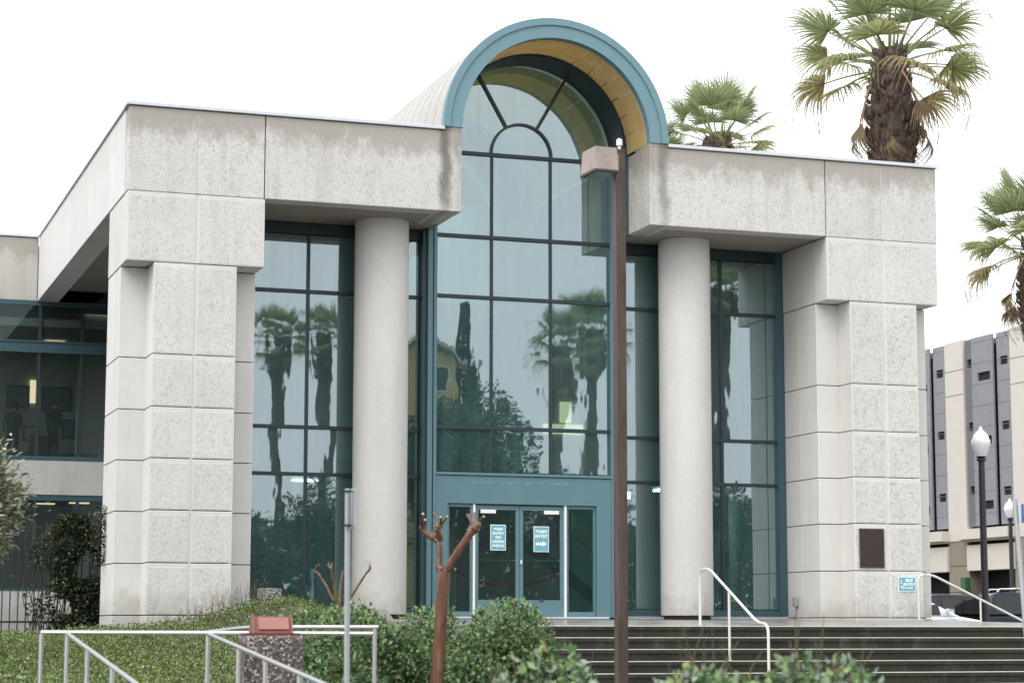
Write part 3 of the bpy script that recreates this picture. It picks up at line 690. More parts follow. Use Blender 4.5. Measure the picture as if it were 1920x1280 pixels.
bx('backrest', M_rc, t, 5.8, 6.25, 54.35, 54.43, 4.35, 4.85, ch=.03); bx('seat', M_rc, t, 5.8, 6.25, 54.43, 54.85, 4.02, 4.12, ch=.03); mb = MB(); mb.tube([(6.02, 54.6, 3.6), (6.02, 54.6, 4.02)], .04, 8); mb.build('leg', MAT['black_metal'], t)

# ------------------------------------------------------------------ posts, lamps, rails
def polyrail(name, label, cat, runs, posts, r=.021, pr=.02, group=None, mat=None, loc=None):
    t = thing(name, label, cat, loc or posts[0][0], group); mat = mat or MAT['steel']
    for run in runs:
        mb = MB(); mb.tube(fillet(run, .14), r, 12); mb.build('top_rail', mat, t, smooth=True)
    for a, b in posts:
        mb = MB(); mb.tube([a, b], pr, 10); mb.lathe([(pr*2.2, 0), (pr*2.2, .012)], 12, a); mb.build('post', mat, t, smooth=True)
    return t
MAT['rail_paint'] = simple('pale_painted_rail', (.66, .65, .60), .3, .2, .06)
# centre stair rail
hx = 13.885
polyrail('stair_handrail', 'pale bent steel handrail on the front steps right of the lamp pole', 'handrail',
         [[(hx, YE+.05, .09), (hx, YE+.05, .965), (hx, YE-.32, .965), (hx, YE-2.05, .125), (hx, YE-2.42, .09), (hx, YE-2.42, -1.10)]],
         [((hx, YE-1.05, ZT-3*RISE), (hx, YE-1.05, .60))], mat=MAT['rail_paint'], r=.022, loc=(hx, YE, ZT))
# right rail descending to the right beside the far pier
ry = 38.05
polyrail('side_handrail', 'pale steel handrail descending to the right of the right pier', 'handrail',
         [[(21.62, ry, .22), (21.62, ry, 1.11), (21.95, ry, 1.11), (25.2, ry, -.33), (25.6, ry, -.33)]],
         [((23.03, ry, -.11), (23.03, ry, .62)), ((25.2, ry, -1.5), (25.2, ry, -.34))], mat=MAT['rail_paint'], r=.024, loc=(21.62, ry, .22))
# ramp railings at lower left (brushed steel)
polyrail('ramp_railing', 'brushed steel ramp railing at lower left with its sloping rail nearest the left edge', 'railing',
         [[(2.232, 19.40, -.022), (3.561, 18.63, -.025), (4.88, 17.96, -.03)], [(2.436, 19.26, -.03), (2.448, 15.43, -.38), (2.44, 13.2, -.57)]],
         [((2.232, 19.40, EYE), (2.232, 19.40, -.03)), ((2.44, 19.27, EYE), (2.44, 19.27, -.04)), ((2.443, 17.95, EYE), (2.443, 17.95, -.155)), ((2.446, 16.57, EYE), (2.446, 16.57, -.28))], r=.0185)
polyrail('ramp_railing', 'brushed steel ramp railing sloping down in front of the stone pedestal', 'railing',
         [[(3.561, 18.62, -.03), (3.536, 14.31, -.36), (3.45, 12.5, -.50)], [(3.561, 18.63, -.02), (3.91, 19.14, .011), (4.12, 19.29, .027), (5.16, 18.81, .027)]],
         [((3.563, 18.58, EYE), (3.563, 18.58, -.04)), ((3.56, 17.25, EYE), (3.56, 17.25, -.14)), ((3.55, 16.19, EYE), (3.55, 16.19, -.22)), ((3.545, 15.03, EYE), (3.545, 15.03, -.31)), ((5.131, 18.83, EYE), (5.131, 18.83, .02))], r=.0185)

# galvanised post with sign seen edge on
t = thing('sign_post', 'galvanised post in the planting with a sign turned edge on', 'sign post', (4.22, 16.29, EYE))
SX, SY, SZ = 4.115, 15.930, 1.075
mb = MB(); mb.tube([(4.225, 16.289, EYE), (SX, SY, SZ)], .022, 14); mb.build('post', MAT['galv'], t, smooth=True)
def plate(mb, c, ux, w, h, th, rad=.02):
    ux = Vector(ux).normalized(); n = ux.cross(Vector((0, 0, 1))); c = Vector(c); poly = []
    for sx, sz, a0 in ((1, 1, 0), (-1, 1, 90), (-1, -1, 180), (1, -1, 270)):
        for k in range(4):
            a = R(a0+30*k); poly.append(((w/2-rad)*sx+rad*math.cos(a), (h/2-rad)*sz+rad*math.sin(a)))
    m_ = len(poly); v = [tuple(c+ux*p[0]+Vector((0, 0, p[1]))+n*s_) for s_ in (-th/2, th/2) for p in poly]
    mb.add(v, [tuple(reversed(range(m_))), tuple(range(m_, 2*m_))]+[(i, (i+1) % m_, m_+(i+1) % m_, m_+i) for i in range(m_)])
mb = MB(); plate(mb, (SX+.042, SY+.005, SZ-.15), (math.sin(R(4)), math.cos(R(4)), 0), .22, .31, .004); mb.build('sign_plate', MAT['galv'], t)
mb = MB()
for z in (SZ-.02, SZ-.28): mb.lathe([(.027, -.008), (.027, .008)], 14, (SX, SY, z)); mb.tube([(SX-.03, SY-.02, z), (SX+.055, SY+.005, z)], .006, 6)
mb.build('bracket', MAT['black_metal'], t)
# right-hand post with small blue sign
t = thing('sign_post', 'galvanised post at the right edge carrying a small blue sign', 'sign post', (14.25, 22.69, EYE))
mb = MB(); mb.tube([(14.42, 22.63, EYE), (14.25, 22.69, 1.60)], .03, 14); mb.build('post', MAT['galv'], t, smooth=True)
mb = MB(); plate(mb, (14.34, 22.66, 1.42), (.36, .93, 0), .15, .23, .004, .01)
mb.build('sign_plate', simple('blue_sign', (.03, .16, .55), .4, var=.03), t)

# rusty steel lamp pole with shoebox head
lp = (9.105, 22.77)
def rust():
    m = NM('rusted_brown_steel'); n = m.noise(3, 6, .75, stretch=(2.5, 2.5, .5)); f = m.noise(25, 5)
    c = m.mix(m.rng(n, .35, .6), (.042, .024, .015), (.075, .055, .042)); c = m.mix(m.rng(m.noise(1.3, 4, .7, stretch=(4, 4, .4)), .5, .7, 0, .8), c, (.13, .105, .09))
    c = m.mix(m.rng(f, .62, .72, 0, .6), c, (.03, .015, .012)); m.col(c); m.rough(.5); m.bump(f, .15, .004); return m.m
MAT['rust'] = rust()
rotp = R(-46)
def rbox(mb, cx, cy, hx_, hy, z0, z1, a, taper=1., mi=0):
    v = []
    for z, k in ((z0, 1.), (z1, taper)):
        for sx, sy in ((-1, -1), (1, -1), (1, 1), (-1, 1)):
            x, y = sx*hx_*k, sy*hy*k; v.append((cx+x*math.cos(a)-y*math.sin(a), cy+x*math.sin(a)+y*math.cos(a), z))
    mb.add(v, [(3, 2, 1, 0), (4, 5, 6, 7)]+[(i, (i+1) % 4, 4+(i+1) % 4, 4+i) for i in range(4)], mi)
t = thing('lamp_pole', 'tall rusty square steel lamp pole with shoebox head before the entrance', 'lamp post', (lp[0], lp[1], EYE))
az = -math.atan2(lp[0], lp[1])          # bearing of the pole from the street
pa = az+R(24)
mb = MB(); rbox(mb, lp[0], lp[1], .060, .060, EYE, 5.55, pa); mb.build('pole', MAT['rust'], t)
mb = MB(); rbox(mb, lp[0], lp[1], .067, .067, 5.55, 5.575, pa); mb.build('pole_cap', MAT['rust'], t)
ux = Vector((math.cos(pa), math.sin(pa), 0)); uy = Vector((-math.sin(pa), math.cos(pa), 0))
hc = Vector((lp[0], lp[1], 0))-ux*.27-uy*.06
mb = MB(); rbox(mb, hc.x, hc.y, .15, .21, 5.27, 5.54, pa, .90); mb.build('lamp_head', simple('rusty_lamp_housing', (.33, .27, .24), .6, var=.4, scale=7), t)
mb = MB(); rbox(mb, hc.x, hc.y, .158, .218, 5.245, 5.27, pa); mb.build('lens_frame', MAT['rust'], t)
mb = MB(); rbox(mb, hc.x, hc.y, .13, .19, 5.235, 5.245, pa); mb.build('lens', simple('lamp_lens', (.12, .17, .13), .15), t)
mb = MB(); ac = Vector((lp[0], lp[1], 0))-ux*.09-uy*.03; rbox(mb, ac.x, ac.y, .06, .05, 5.36, 5.50, pa); mb.build('arm', simple('bare_rusty_arm', (.34, .15, .10), .6, var=.3), t)
mb = MB(); mb.lathe([(.018, 0), (.018, .05), (.035, .055), (.035, .12), (.02, .135), (0.001, .14)], 12, (lp[0]+.01, lp[1], 5.575)); mb.build('photocell', MAT['white_paint'], t, smooth=True)

# acorn street lamps
def acorn(x, y, zg, zc, label, s=1.):
    t = thing('street_lamp', label, 'street lamp', (x, y, zg), 'black street lamps with white acorn globes')
    mb = MB(); h = zc-.36*s-zg
    mb.lathe([(.20*s, 0), (.20*s, .12), (.15*s, .2), (.13*s, .9), (.10*s, 1.0), (.085*s, 1.1), (.075*s, h-.35), (.07*s, h-.12), (.11*s, h-.1), (.11*s, h-.06), (.08*s, h-.03), (.13*s, h)], 16, (x, y, zg)); mb.build('post', MAT['black_metal'], t, smooth=True)
    mb = MB(); z = zc-zg-.36*s; mb.lathe([(.12*s, z), (.17*s, z+.12*s), (.215*s, z+.27*s), (.225*s, z+.36*s), (.20*s, z+.40*s), (.17*s, z+.50*s), (.10*s, z+.58*s), (.05*s, z+.62*s), (.045*s, z+.67*s), (.0*s, z+.72*s)], 24, (x, y, zg)); mb.build('globe', simple('white_globe', (.82, .82, .80), .25, var=.03), t, smooth=True)
    return t
acorn(26.52, 43.6, -.9, 4.40, 'nearer white acorn street lamp on black post right of the building')
acorn(42.5, 68.0, -.55, 4.45, 'farther white acorn street lamp half behind the right edge post')

# stone pedestal with red copper lamp
def aggregate(name, base, pebb):
    m = NM(name); v = m.n('ShaderNodeTexVoronoi', Scale=48.); m.l(m.pos(), v.inputs['Vector'])
    cr = m.n('ShaderNodeSeparateColor'); m.l(v.outputs['Color'], cr.inputs[0])
    c = m.mix(m.rng(cr.outputs[0], .45, .95), base, pebb); c = m.mix(m.rng(v.outputs['Distance'], .35, .6, 0, 1), c, tuple(k*.35 for k in base))
    c = m.mix(m.rng(m.noise(2, 4), .45, .7, 0, .5), c, tuple(k*.8 for k in base)); m.col(c); m.rough(.5)
    m.bump(v.outputs['Distance'], .8, -.012) if False else m.bump(m.mth('MULTIPLY', v.outputs['Distance'], -1.), .7, .01); return m.m
MAT['agg'] = aggregate('pebble_aggregate', (.11, .085, .075), (.50, .45, .42)); MAT['agg2'] = aggregate('pale_pebble_aggregate', (.22, .21, .20), (.78, .76, .74))
t = thing('pedestal', 'square pebble aggregate pedestal behind the ramp railing', 'pedestal', (3.88, 17.5, EYE))
px, py, pa2 = 3.88, 17.50, -R(5)
mb = MB(); rbox(mb, px, py, .245, .245, EYE, -.045, pa2); o = mb.build('shaft', MAT['agg'], t)
bv = o.modifiers.new('bev', 'BEVEL'); bv.width = .025; bv.segments = 2
t = thing('path_light', 'red copper wedge shaped light on the aggregate pedestal', 'lamp', (px, py, -.045)); M_cu = simple('red_copper', (.19, .08, .063), .5, .2, .3, 8)
mb = MB(); rbox(mb, px-.01, py, .225, .18, -.043, -.022, pa2); mb.build('base_plate', simple('dark_red_copper', (.15, .035, .028), .5, .3, .3, 8), t)
def wedge(x0, x1, prof, mi=0):
    k = .90; x0, x1 = px+(x0-px)*k, px+(x1-px)*k; prof = [(py+(a-py)*k, -.022+(b+.022)*k) for a, b in prof]
    mb = MB(); mb.prism(prof, 'x', x0, x1, mi)
    mb.v = [(px+(x-px)*math.cos(pa2)-(y-py)*math.sin(pa2), py+(x-px)*math.sin(pa2)+(y-py)*math.cos(pa2), z) for x, y, z in mb.v]; return mb
wedge(px-.165, px+.165, [(py-.14, -.022), (py-.03, .125), (py+.02, .125), (py+.14, -.022)]).build('hood', M_cu, t)
wedge(px-.185, px-.166, [(py-.17, -.022), (py-.04, .150), (py+.03, .150), (py+.16, -.022)]).build('side_fin', M_cu, t)
wedge(px+.166, px+.185, [(py-.17, -.022), (py-.04, .140), (py+.03, .140), (py+.16, -.022)]).build('side_fin', M_cu, t)
wedge(px-.13, px+.15, [(py-.128, .01), (py-.137, .01), (py-.052, .12), (py-.043, .12)]).build('flap', simple('copper_flap', (.30, .13, .105), .45, .2, .2, 8), t)
# aggregate planter box by the window
t = thing('planter_box', 'small pale pebble concrete box by the left window', 'planter', (8.5, 38.1, .3))
mb = MB(); mb.box(8.28, 8.66, 38.2, 38.58, .2, .75, ch=.02); mb.build('box', MAT['agg2'], t); mb = MB(); mb.box(8.34, 8.60, 38.26, 38.52, .751, .756); mb.build('soil', MAT['soil'], t)
# dark box standing in for a dark reflection in the glass
t = thing('reflection_box', 'dark box standing for a reflection in the left window glass', 'reflection_box', (8.95, 41.7, .26)); bx('body', MAT['black_metal'], t, 8.6, 9.4, 41.4, 42.0, .26, 1.45, ch=.02); bx('door', MAT['office_dark'], t, 8.64, 9.36, 41.38, 41.398, .32, 1.40)

# iron fence behind the bank
t = thing('iron_fence', 'black iron picket fence with vine left of the pier', 'fence', (3, 42.0, -.1))
fy = 42.3
for z in (1.98, .15): bx('fence_rail', MAT['black_metal'], t, -2, 6.1, fy-.02, fy+.02, z-.02, z+.02)
x = -1.9
while x < 6.1:
    mb = MB(); mb.box(x-.011, x+.011, fy-.011, fy+.011, -.15, 2.0); mb.build('picket', MAT['black_metal'], t); x += .150
bx('fence_kerb', MAT['walk'], t, -2.2, 5.78, fy-.1, fy+.1, -1.7, -.16)

# ------------------------------------------------------------------ plants
def mats_leaf(name, cols, rough=.35, trans=.35):
    out = []
    for i, c in enumerate(cols):
        m = NM('%s_%d' % (name, i)); n = m.noise(6, 3); cc = m.mix(n, tuple(v*.75 for v in c), tuple(v*1.2 for v in c)); m.col(cc); m.rough(rough)
        tr = m.n('ShaderNodeBsdfTranslucent'); m.l(cc, tr.inputs[0]); mx = m.n('ShaderNodeMixShader', Fac=trans)
        m.l(m.b.outputs[0], mx.inputs[1]); m.l(tr.outputs[0], mx.inputs[2]); m.l(mx.outputs[0], m.t.nodes['Material Output'].inputs[0]); out.append(m.m)
    return out
def leaves(name, P, N, L, wid, mats, weights, parent=None, fold=.25, kind=None, droop=0.):
    """P centres (n,3), N leaf directions (n,3), L lengths (n)"""
    n = len(P); D = N/np.linalg.norm(N, axis=1, keepdims=True)
    rnd = rng.normal(size=(n, 3)); Sd = np.cross(D, rnd); Sd /= np.linalg.norm(Sd, axis=1, keepdims=True)+1e-9; U = np.cross(Sd, D)
    L = L[:, None]; w = wid*L
    k = [(0, 0, 0), (.30, .5, fold), (.68, .42, fold*.9), (1, 0, -droop), (.68, -.42, fold*.9), (.30, -.5, fold), (.5, 0, 0)]
    V = np.stack([P+D*L*a+Sd*w*b+U*w*(c if abs(b) > 0 else (c if a == 1 else 0)) for a, b, c in k], 1)
    base = (np.arange(n)*7)[:, None]
    Fq = np.concatenate([base+np.array([[0, 1, 2, 6]]), base+np.array([[6, 2, 3, 3]])[:, :3].repeat(1, 0) if False else base+np.array([[6, 2, 3, 4]]), base+np.array([[0, 6, 4, 5]])], 1).reshape(-1, 4)
    me = bpy.data.meshes.new(name); nv = n*7; nf = n*3
    me.vertices.add(nv); me.vertices.foreach_set('co', V.reshape(-1).astype(np.float32))
    me.loops.add(nf*4); me.loops.foreach_set('vertex_index', Fq.reshape(-1).astype(np.int32))
    me.polygons.add(nf); me.polygons.foreach_set('loop_start', (np.arange(nf)*4).astype(np.int32)); me.polygons.foreach_set('loop_total', np.full(nf, 4, np.int32))
    for m in mats: me.materials.append(m)
    mi = rng.choice(len(mats), n, p=np.array(weights)/sum(weights)); me.polygons.foreach_set('material_index', np.repeat(mi, 3).astype(np.int32))
    me.update(calc_edges=True); me.validate(); o = link(name, me, parent)
    if kind: o['kind'] = kind
    return o
LG = mats_leaf('groundcover_leaf', [(.045, .095, .022), (.12, .20, .045), (.27, .34, .10), (.26, .14, .07), (.48, .50, .27)], .28, .45)
LB = mats_leaf('rose_leaf', [(.045, .10, .040), (.14, .25, .095), (.29, .42, .18), (.45, .56, .24), (.34, .24, .12), (.38, .46, .36)], .18, .45)  # last pale grey-green paints the glossy highlights on the leaves
LO = mats_leaf('olive_leaf', [(.12, .14, .075), (.26, .29, .18), (.52, .55, .42), (.20, .19, .07)], .45)
LV = mats_leaf('vine_leaf', [(.018, .035, .016), (.04, .075, .025), (.10, .13, .08), (.10, .05, .04)], .35)

# planted bank: soil sheet + joined leaves
gx = np.linspace(-6, 10.15, 60); gy = np.linspace(19.9, 43, 70); mb = MB()
mb.add([(x, y, hill(x, y)-.05) for y in gy for x in gx], [(j*60+i, j*60+i+1, (j+1)*60+i+1, (j+1)*60+i) for j in range(69) for i in range(59)])
n0 = len(mb.v); mb.add([(x, 19.9, hill(x, 19.9)-.05) for x in gx]+[(x, 19.85, EYE) for x in gx], [(i, i+1, 60+i+1, 60+i) for i in range(59)])
mb.add([(10.15, y, hill(10.15, y)-.05) for y in gy]+[(10.17, y, EYE) for y in gy], [(i, i+1, 70+i+1, 70+i) for i in range(69)])
tag(mb.build('planted_bank', MAT['soil'], smooth=True), kind='structure')
n = 150000
X = rng.uniform(-1.5, 10.1, n); Y = 19.9+(rng.random(n)**1.0)*22.5
keep = ~((X > 9.4) & (Y > 36.7)) & ~((X > 5.7) & (Y > 38.6)) & (X < 1.5+Y*.27)
X, Y = X[keep], Y[keep]
Z = np.array([hill(a, b) for a, b in zip(X, Y)])
lump = np.array([noise.noise(Vector((a*1.5, b*1.5, 3))) for a, b in zip(X, Y)])
Z += lump*.07+rng.uniform(-.06, .06, len(X))+(rng.random(len(X)) < .04)*rng.uniform(0, .10, len(X))
Nn = np.stack([rng.normal(0, .7, len(X)), rng.normal(-.35, .7, len(X)), rng.uniform(.1, 1., len(X))], 1)
nd = (Y < 24)
tag(leaves('ground_cover', np.stack([X, Y, Z], 1), Nn, rng.uniform(.024, .052, len(X)), .5, LG, [.28, .34, .24, .015, .14]), 'low leafy green ground cover over the bank', 'ground cover', kind='stuff')
# front hedge face of the bank
n = 26000; X = rng.uniform(-1.5, 8.2, n); Z = rng.uniform(-1.6, -.70, n); Y = 19.95-rng.uniform(0, .4, n)-(-.7-Z)*.2+np.array([.15*noise.noise(Vector((a*1.3, 0, b*1.3))) for a, b in zip(X, Z)])
tag(leaves('clipped_hedge', np.stack([X, Y, Z], 1), np.stack([rng.normal(0, .6, n), rng.normal(-.7, .5, n), rng.normal(.3, .6, n)], 1), rng.uniform(.04, .07, n), .55, LG, [.5, .32, .12, .005, .05]), 'dark green foliage along the front foot of the bank', 'hedge', kind='stuff')
# wiry dry stems against the left pier
mb = MB()
for i in range(85):
    x = random.triangular(6.2, 8.5, 7.9); y = 38.45-random.uniform(0, .4); z = hill(x, y); h = random.uniform(.08, .42); q = random.uniform(-.25, .25)
    mb.tube([(x, y, z), (x+q*.4*h, y, z+h*.5), (x+q*h, y-.02, z+h)], .0024, 3)
    for k in range(3):
        zz = z+h*random.uniform(.25, .7); mb.tube([(x+q*.3*h, y, zz), (x+q*.3*h+random.uniform(-.06, .06), y, zz+.06)], .002, 3)
tag(mb.build('dry_stems', simple('dry_stem', (.12, .09, .06), .9)), 'thin dry stems rising from the bank against the pier', 'dry stems', kind='stuff')

def bush(name, label, c, rad, n, size, mats, wts, seedv, lumps=9, stems=10, base=EYE, cat='shrub', wid=.62, tipred=False, group=None):
    t = thing(name, label, cat, (c[0], c[1], base), group)
    ls = []
    for k in range(lumps):
        a = random.uniform(0, 2*PI); e = random.uniform(-.2, 1); q = random.uniform(.25, .62)
        ls.append((Vector((c[0]+math.cos(a)*rad[0]*q, c[1]+math.sin(a)*rad[1]*q, c[2]+e*rad[2]*.55)), random.uniform(.36, .60)))
    P = []; D = []
    for i in range(n):
        lc, q = random.choice(ls); v = Vector((random.gauss(0, 1), random.gauss(0, 1), random.gauss(.15, 1))).normalized(); r = random.uniform(.55, 1.0)**.5
        p = Vector((lc.x+v.x*rad[0]*q*r, lc.y+v.y*rad[1]*q*r, lc.z+v.z*rad[2]*q*r))
        if p.z < base+.05: p.z = base+.05+random.random()*.3
        P.append(p); D.append(v*.8+Vector((random.gauss(0, .6), random.gauss(0, .6), random.gauss(-.05, .5))))
    leaves('foliage', np.array(P), np.array(D), rng.uniform(size*.6, size*1.25, n), wid, mats, wts, t, kind='stuff', droop=.15)
    mb = MB()
    for k in range(stems):
        lc, q = random.choice(ls); tip = lc+Vector((random.uniform(-.3, .3)*rad[0], random.uniform(-.3, .3)*rad[1], rad[2]*q*random.uniform(.7, 1.25)))
        b0 = Vector((c[0]+random.uniform(-.2, .2), c[1]+random.uniform(-.2, .2), base)); mb.tube([b0, b0.lerp(tip, .5)+Vector((random.uniform(-.08, .08), 0, .1)), tip], [.014, .009, .004], 5)
    for k in range(16):
        lc, q = random.choice(ls); a0 = lc+Vector((random.uniform(-.4, .4)*rad[0]*q, random.uniform(-.4, .4)*rad[1]*q, rad[2]*q*.5)); mb.tube([a0, a0+Vector((random.uniform(-.05, .05), 0, .12)), a0+Vector((random.uniform(-.09, .09), 0, random.uniform(.2, .34)))], [.005, .004, .002], 4)
    mb.build('stems', simple('green_brown_stem', (.10, .075, .04), .7) if 'green_brown_stem' not in bpy.data.materials else bpy.data.materials['green_brown_stem'], t)
    return t
WB = [.34, .32, .18, .07, .015, .09]
bush('rose_bush', 'leafy green rose bush left of the pruned tree trunk', (5.30, 20.5, -.60), (.80, .6, .88), 11000, .047, LB, WB, 1, 13)
bush('rose_bush', 'leafy rose bush with reddish tips right of the pruned tree', (6.50, 19.6, -.58), (.66, .5, .90), 10000, .046, LB, [.32, .30, .18, .10, .03, .08], 2, 13)
bush('rose_bush', 'rose bush filling the gap directly behind the pruned trunk', (5.95, 20.4, -.68), (.62, .5, .86), 8000, .046, LB, WB, 9, 12)
bush('rose_bush', 'dense rose bush before the left end of the steps', (6.95, 19.3, -.80), (.50, .5, .82), 6000, .046, LB, WB, 3)
bush('rose_bush', 'blurred large leaved rose bush at the bottom centre', (3.95, 11.6, -.70), (.46, .45, .62), 1900, .066, LB, [.30, .26, .14, .05, .01, .26], 4, 9)
bush('rose_bush', 'blurred rose bush low beneath the lamp pole foot', (4.42, 10.0, -.62), (.46, .4, .44), 2200, .050, LB, [.26, .26, .16, .16, .06, .12], 5, 8)
bush('rose_bush', 'blurred rose bush with pale gloss in its leaf colours at bottom right', (5.14, 10.0, -.60), (.36, .4, .50), 2000, .052, LB, [.26, .24, .14, .08, .06, .24], 6, 8)
bush('rose_bush', 'green leaf tips in the bottom right corner under the blue sign', (7.42, 11.0, -.80), (.30, .3, .55), 500, .055, LB, [.3, .3, .2, .12, .03, .05], 8, 5)
bush('rose_bush', 'lower shaded green bush between railing and rose bush', (5.1, 19.6, -1.0), (.62, .5, .75), 6500, .045, LB, [.42, .34, .14, .04, .01, .05], 7)

# olive tree at the left edge
def olive():
    t = thing('olive_tree', 'silvery olive tree cut by the left edge of the photo', 'tree', (2.0, 30.7, EYE)); c = Vector((1.95, 30.7, 1.75))
    mb = MB(); mb.tube([(2.0, 30.7, EYE), (2.03, 30.7, -.4), (1.9, 30.7, .6), (1.95, 30.7, 1.5)], [.16, .12, .09, .05], 8); mb.build('trunk', simple('olive_bark', (.15, .13, .10), .9, bump=.4), t, smooth=True)
    mb = MB(); P = []; D = []
    tips = []
    for k in range(150):
        v = Vector((random.gauss(0, 1), random.gauss(0, 1), random.gauss(0, 1))).normalized(); r = random.uniform(.72, 1.0)
        tip = c+Vector((v.x*1.20, v.y*1.1, v.z*.92))*r; root = c+Vector((v.x*.3, v.y*.3, v.z*.3-.2)); mb.tube([root, root.lerp(tip, .6), tip], [.012, .007, .003], 4); tips.append((tip, v))
    mb.build('branches', bpy.data.materials['olive_bark'], t)
    for i in range(42000):
        tip, v = random.choice(tips); p = tip+Vector((random.gauss(0, .17), random.gauss(0, .17), random.gauss(0, .19)))-v*random.uniform(0, .35); P.append(p); D.append(v+Vector((random.gauss(0, .6), random.gauss(0, .6), random.gauss(.35, .6))))
    leaves('foliage', np.array(P), np.array(D), rng.uniform(.07, .13, 42000), .3, LO, [.34, .34, .22, .10], t, kind='stuff')
olive()
# vine on the fence
t = thing('climbing_vine', 'dark green vine climbing the iron fence against the pier', 'vine', (4.9, 42, -.1)); P = []; D = []
for i in range(16000):
    u = random.random(); x = 4.45+1.5*random.random()**.6; ztop = 2.2 if x > 5.05 else 1.5+1.1*(x-4.45); z = random.uniform(-.15, ztop+.12*noise.noise(Vector((x*4, 0, 0))))
    if x < 5.05 and random.random() < .72: continue
    nn = noise.noise(Vector((x*2.2, z*2.2, 5)));
    if nn < -.18: continue
    P.append(Vector((x, 42.1-abs(random.gauss(0, .16))-.1*nn, z))); D.append(Vector((random.gauss(0, .6), -.6, random.gauss(-.1, .6))))
for i in range(600):
    x = random.gauss(5.75, .14); z = random.uniform(1.2, 2.3); P.append(Vector((x, 40.6-random.random()*.3, z))); D.append(Vector((random.gauss(0, .6), -.5, random.gauss(0, .6))))
leaves('foliage', np.array(P), np.array(D), rng.uniform(.04, .085, len(P)), .6, LV, [.42, .34, .16, .08], t, kind='stuff')
mb = MB()
for k in range(26):
    x = random.uniform(4.6, 5.9); pp = [Vector((x, 42.08, -.1))]
    for j in range(6): pp.append(pp[-1]+Vector((random.uniform(-.14, .14), random.uniform(-.03, .03), .36)))
    mb.tube(pp, .008, 4)
mb.build('stems', simple('vine_stem', (.07, .05, .035), .9), t)

# pruned crape myrtles
def bark():
    m = NM('smooth_cinnamon_bark'); n = m.noise(7, 6, .75, stretch=(2.5, 2.5, .30)); c = m.mix(m.rng(n, .36, .48), (.045, .021, .012), (.13, .060, .032)); c = m.mix(m.rng(n, .55, .68), c, (.20, .13, .085)); c = m.mix(m.rng(m.noise(9, 4), .6, .75, 0, .6), c, (.05, .02, .015)); m.col(c)
    m.rough(.32); m.bump(m.noise(14, 4, .7, stretch=(1, 1, .3)), .35, .01); return m.m
def bark2():
    m = NM('mottled_tan_bark'); n = m.noise(6, 5, .7); c = m.mix(m.rng(n, .35, .5), (.075, .038, .022), (.19, .12, .062)); c = m.mix(m.rng(n, .55, .7), c, (.13, .045, .028)); m.col(c); m.rough(.45); m.bump(m.noise(20, 4), .3, .006); return m.m
M_b1, M_b2 = bark(), bark2(); M_cut = simple('pale_cut_wood', (.55, .45, .28), .7)
def W2(px_, py_, Z):                                         # a point on the vertical plane through the tree, from measured bearings
    x = (px_-960)/4000; y = -(py_-640)/4000; d = r2*x+u2*y+fwd; return d*Z
def myrtle(name, label, base_, limbs, mat, Z, trunk_r):
    """limbs: list of (points[(px,py)], radii, stubs)"""
    b = W2(*base_[0][0], Z); t = thing(name, label, 'tree', (b.x, b.y, b.z-.4))
    def lift(p, k, i): q = W2(*p, Z); q.y += k*i*.04; return q
    pts_ = [lift(p, 0, 0) for p in base_[0]]; mb = MB(); mb.tube([pts_[0]-Vector((0, 0, .9))]+pts_, [base_[1][0]*1.1]+base_[1], 14, jit=.05)
    last = pts_[-1]
    for _ in range(4):
        q = last+Vector((random.uniform(-.5, .5)*trunk_r, random.uniform(-.5, .2)*trunk_r, random.uniform(-.7, .3)*trunk_r)); r = trunk_r*random.uniform(.35, .5); mb.lathe([(r*math.sin(a), -r*math.cos(a)*.9) for a in [PI*i/6 for i in range(1, 6)]], 8, q)
    mb.build('trunk', mat, t, smooth=True)
    for k, (pp, rr, stubs) in enumerate(limbs):
        L_ = [lift(p, (-1)**k, i) for i, p in enumerate(pp)]
        # densify with wobble
        out = []; ro = []
        for i in range(len(L_)-1):
            for j in range(3):
                s_ = j/3; out.append(L_[i].lerp(L_[i+1], s_)+(Vector((random.uniform(-.008, .008), 0, random.uniform(-.008, .008))) if j else Vector())); ro.append((rr[i]*(1-s_)+rr[i+1]*s_)*random.uniform(.92, 1.1))
        out.append(L_[-1]); ro.append(rr[-1])
        lm = MB(); lm.tube(out, ro, 10, jit=.06); e = L_[-1]
        for _ in range(5):
            q = e+Vector((random.uniform(-.8, .8)*rr[-1], random.uniform(-.5, .5)*rr[-1], random.uniform(-.8, .6)*rr[-1])); r = rr[-1]*random.uniform(.6, .95); lm.lathe([(r*math.sin(a), -r*math.cos(a)) for a in [PI*i/6 for i in range(1, 6)]], 8, q)
        limb = lm.build('limb', mat, t, smooth=True)
        for (sp, r0) in stubs:
            q = W2(*sp, Z); mid = e.lerp(q, .5)+Vector((random.uniform(-.01, .01), 0, -.005)); sm = MB(); sm.tube([e, mid, q], [r0*1.3, r0, r0*.85], 8, mi=0)
            sm.tube([q, q+(q-mid).normalized()*.004], r0*.8, 8, mi=1); sm.build('stub', [mat, M_cut], limb)
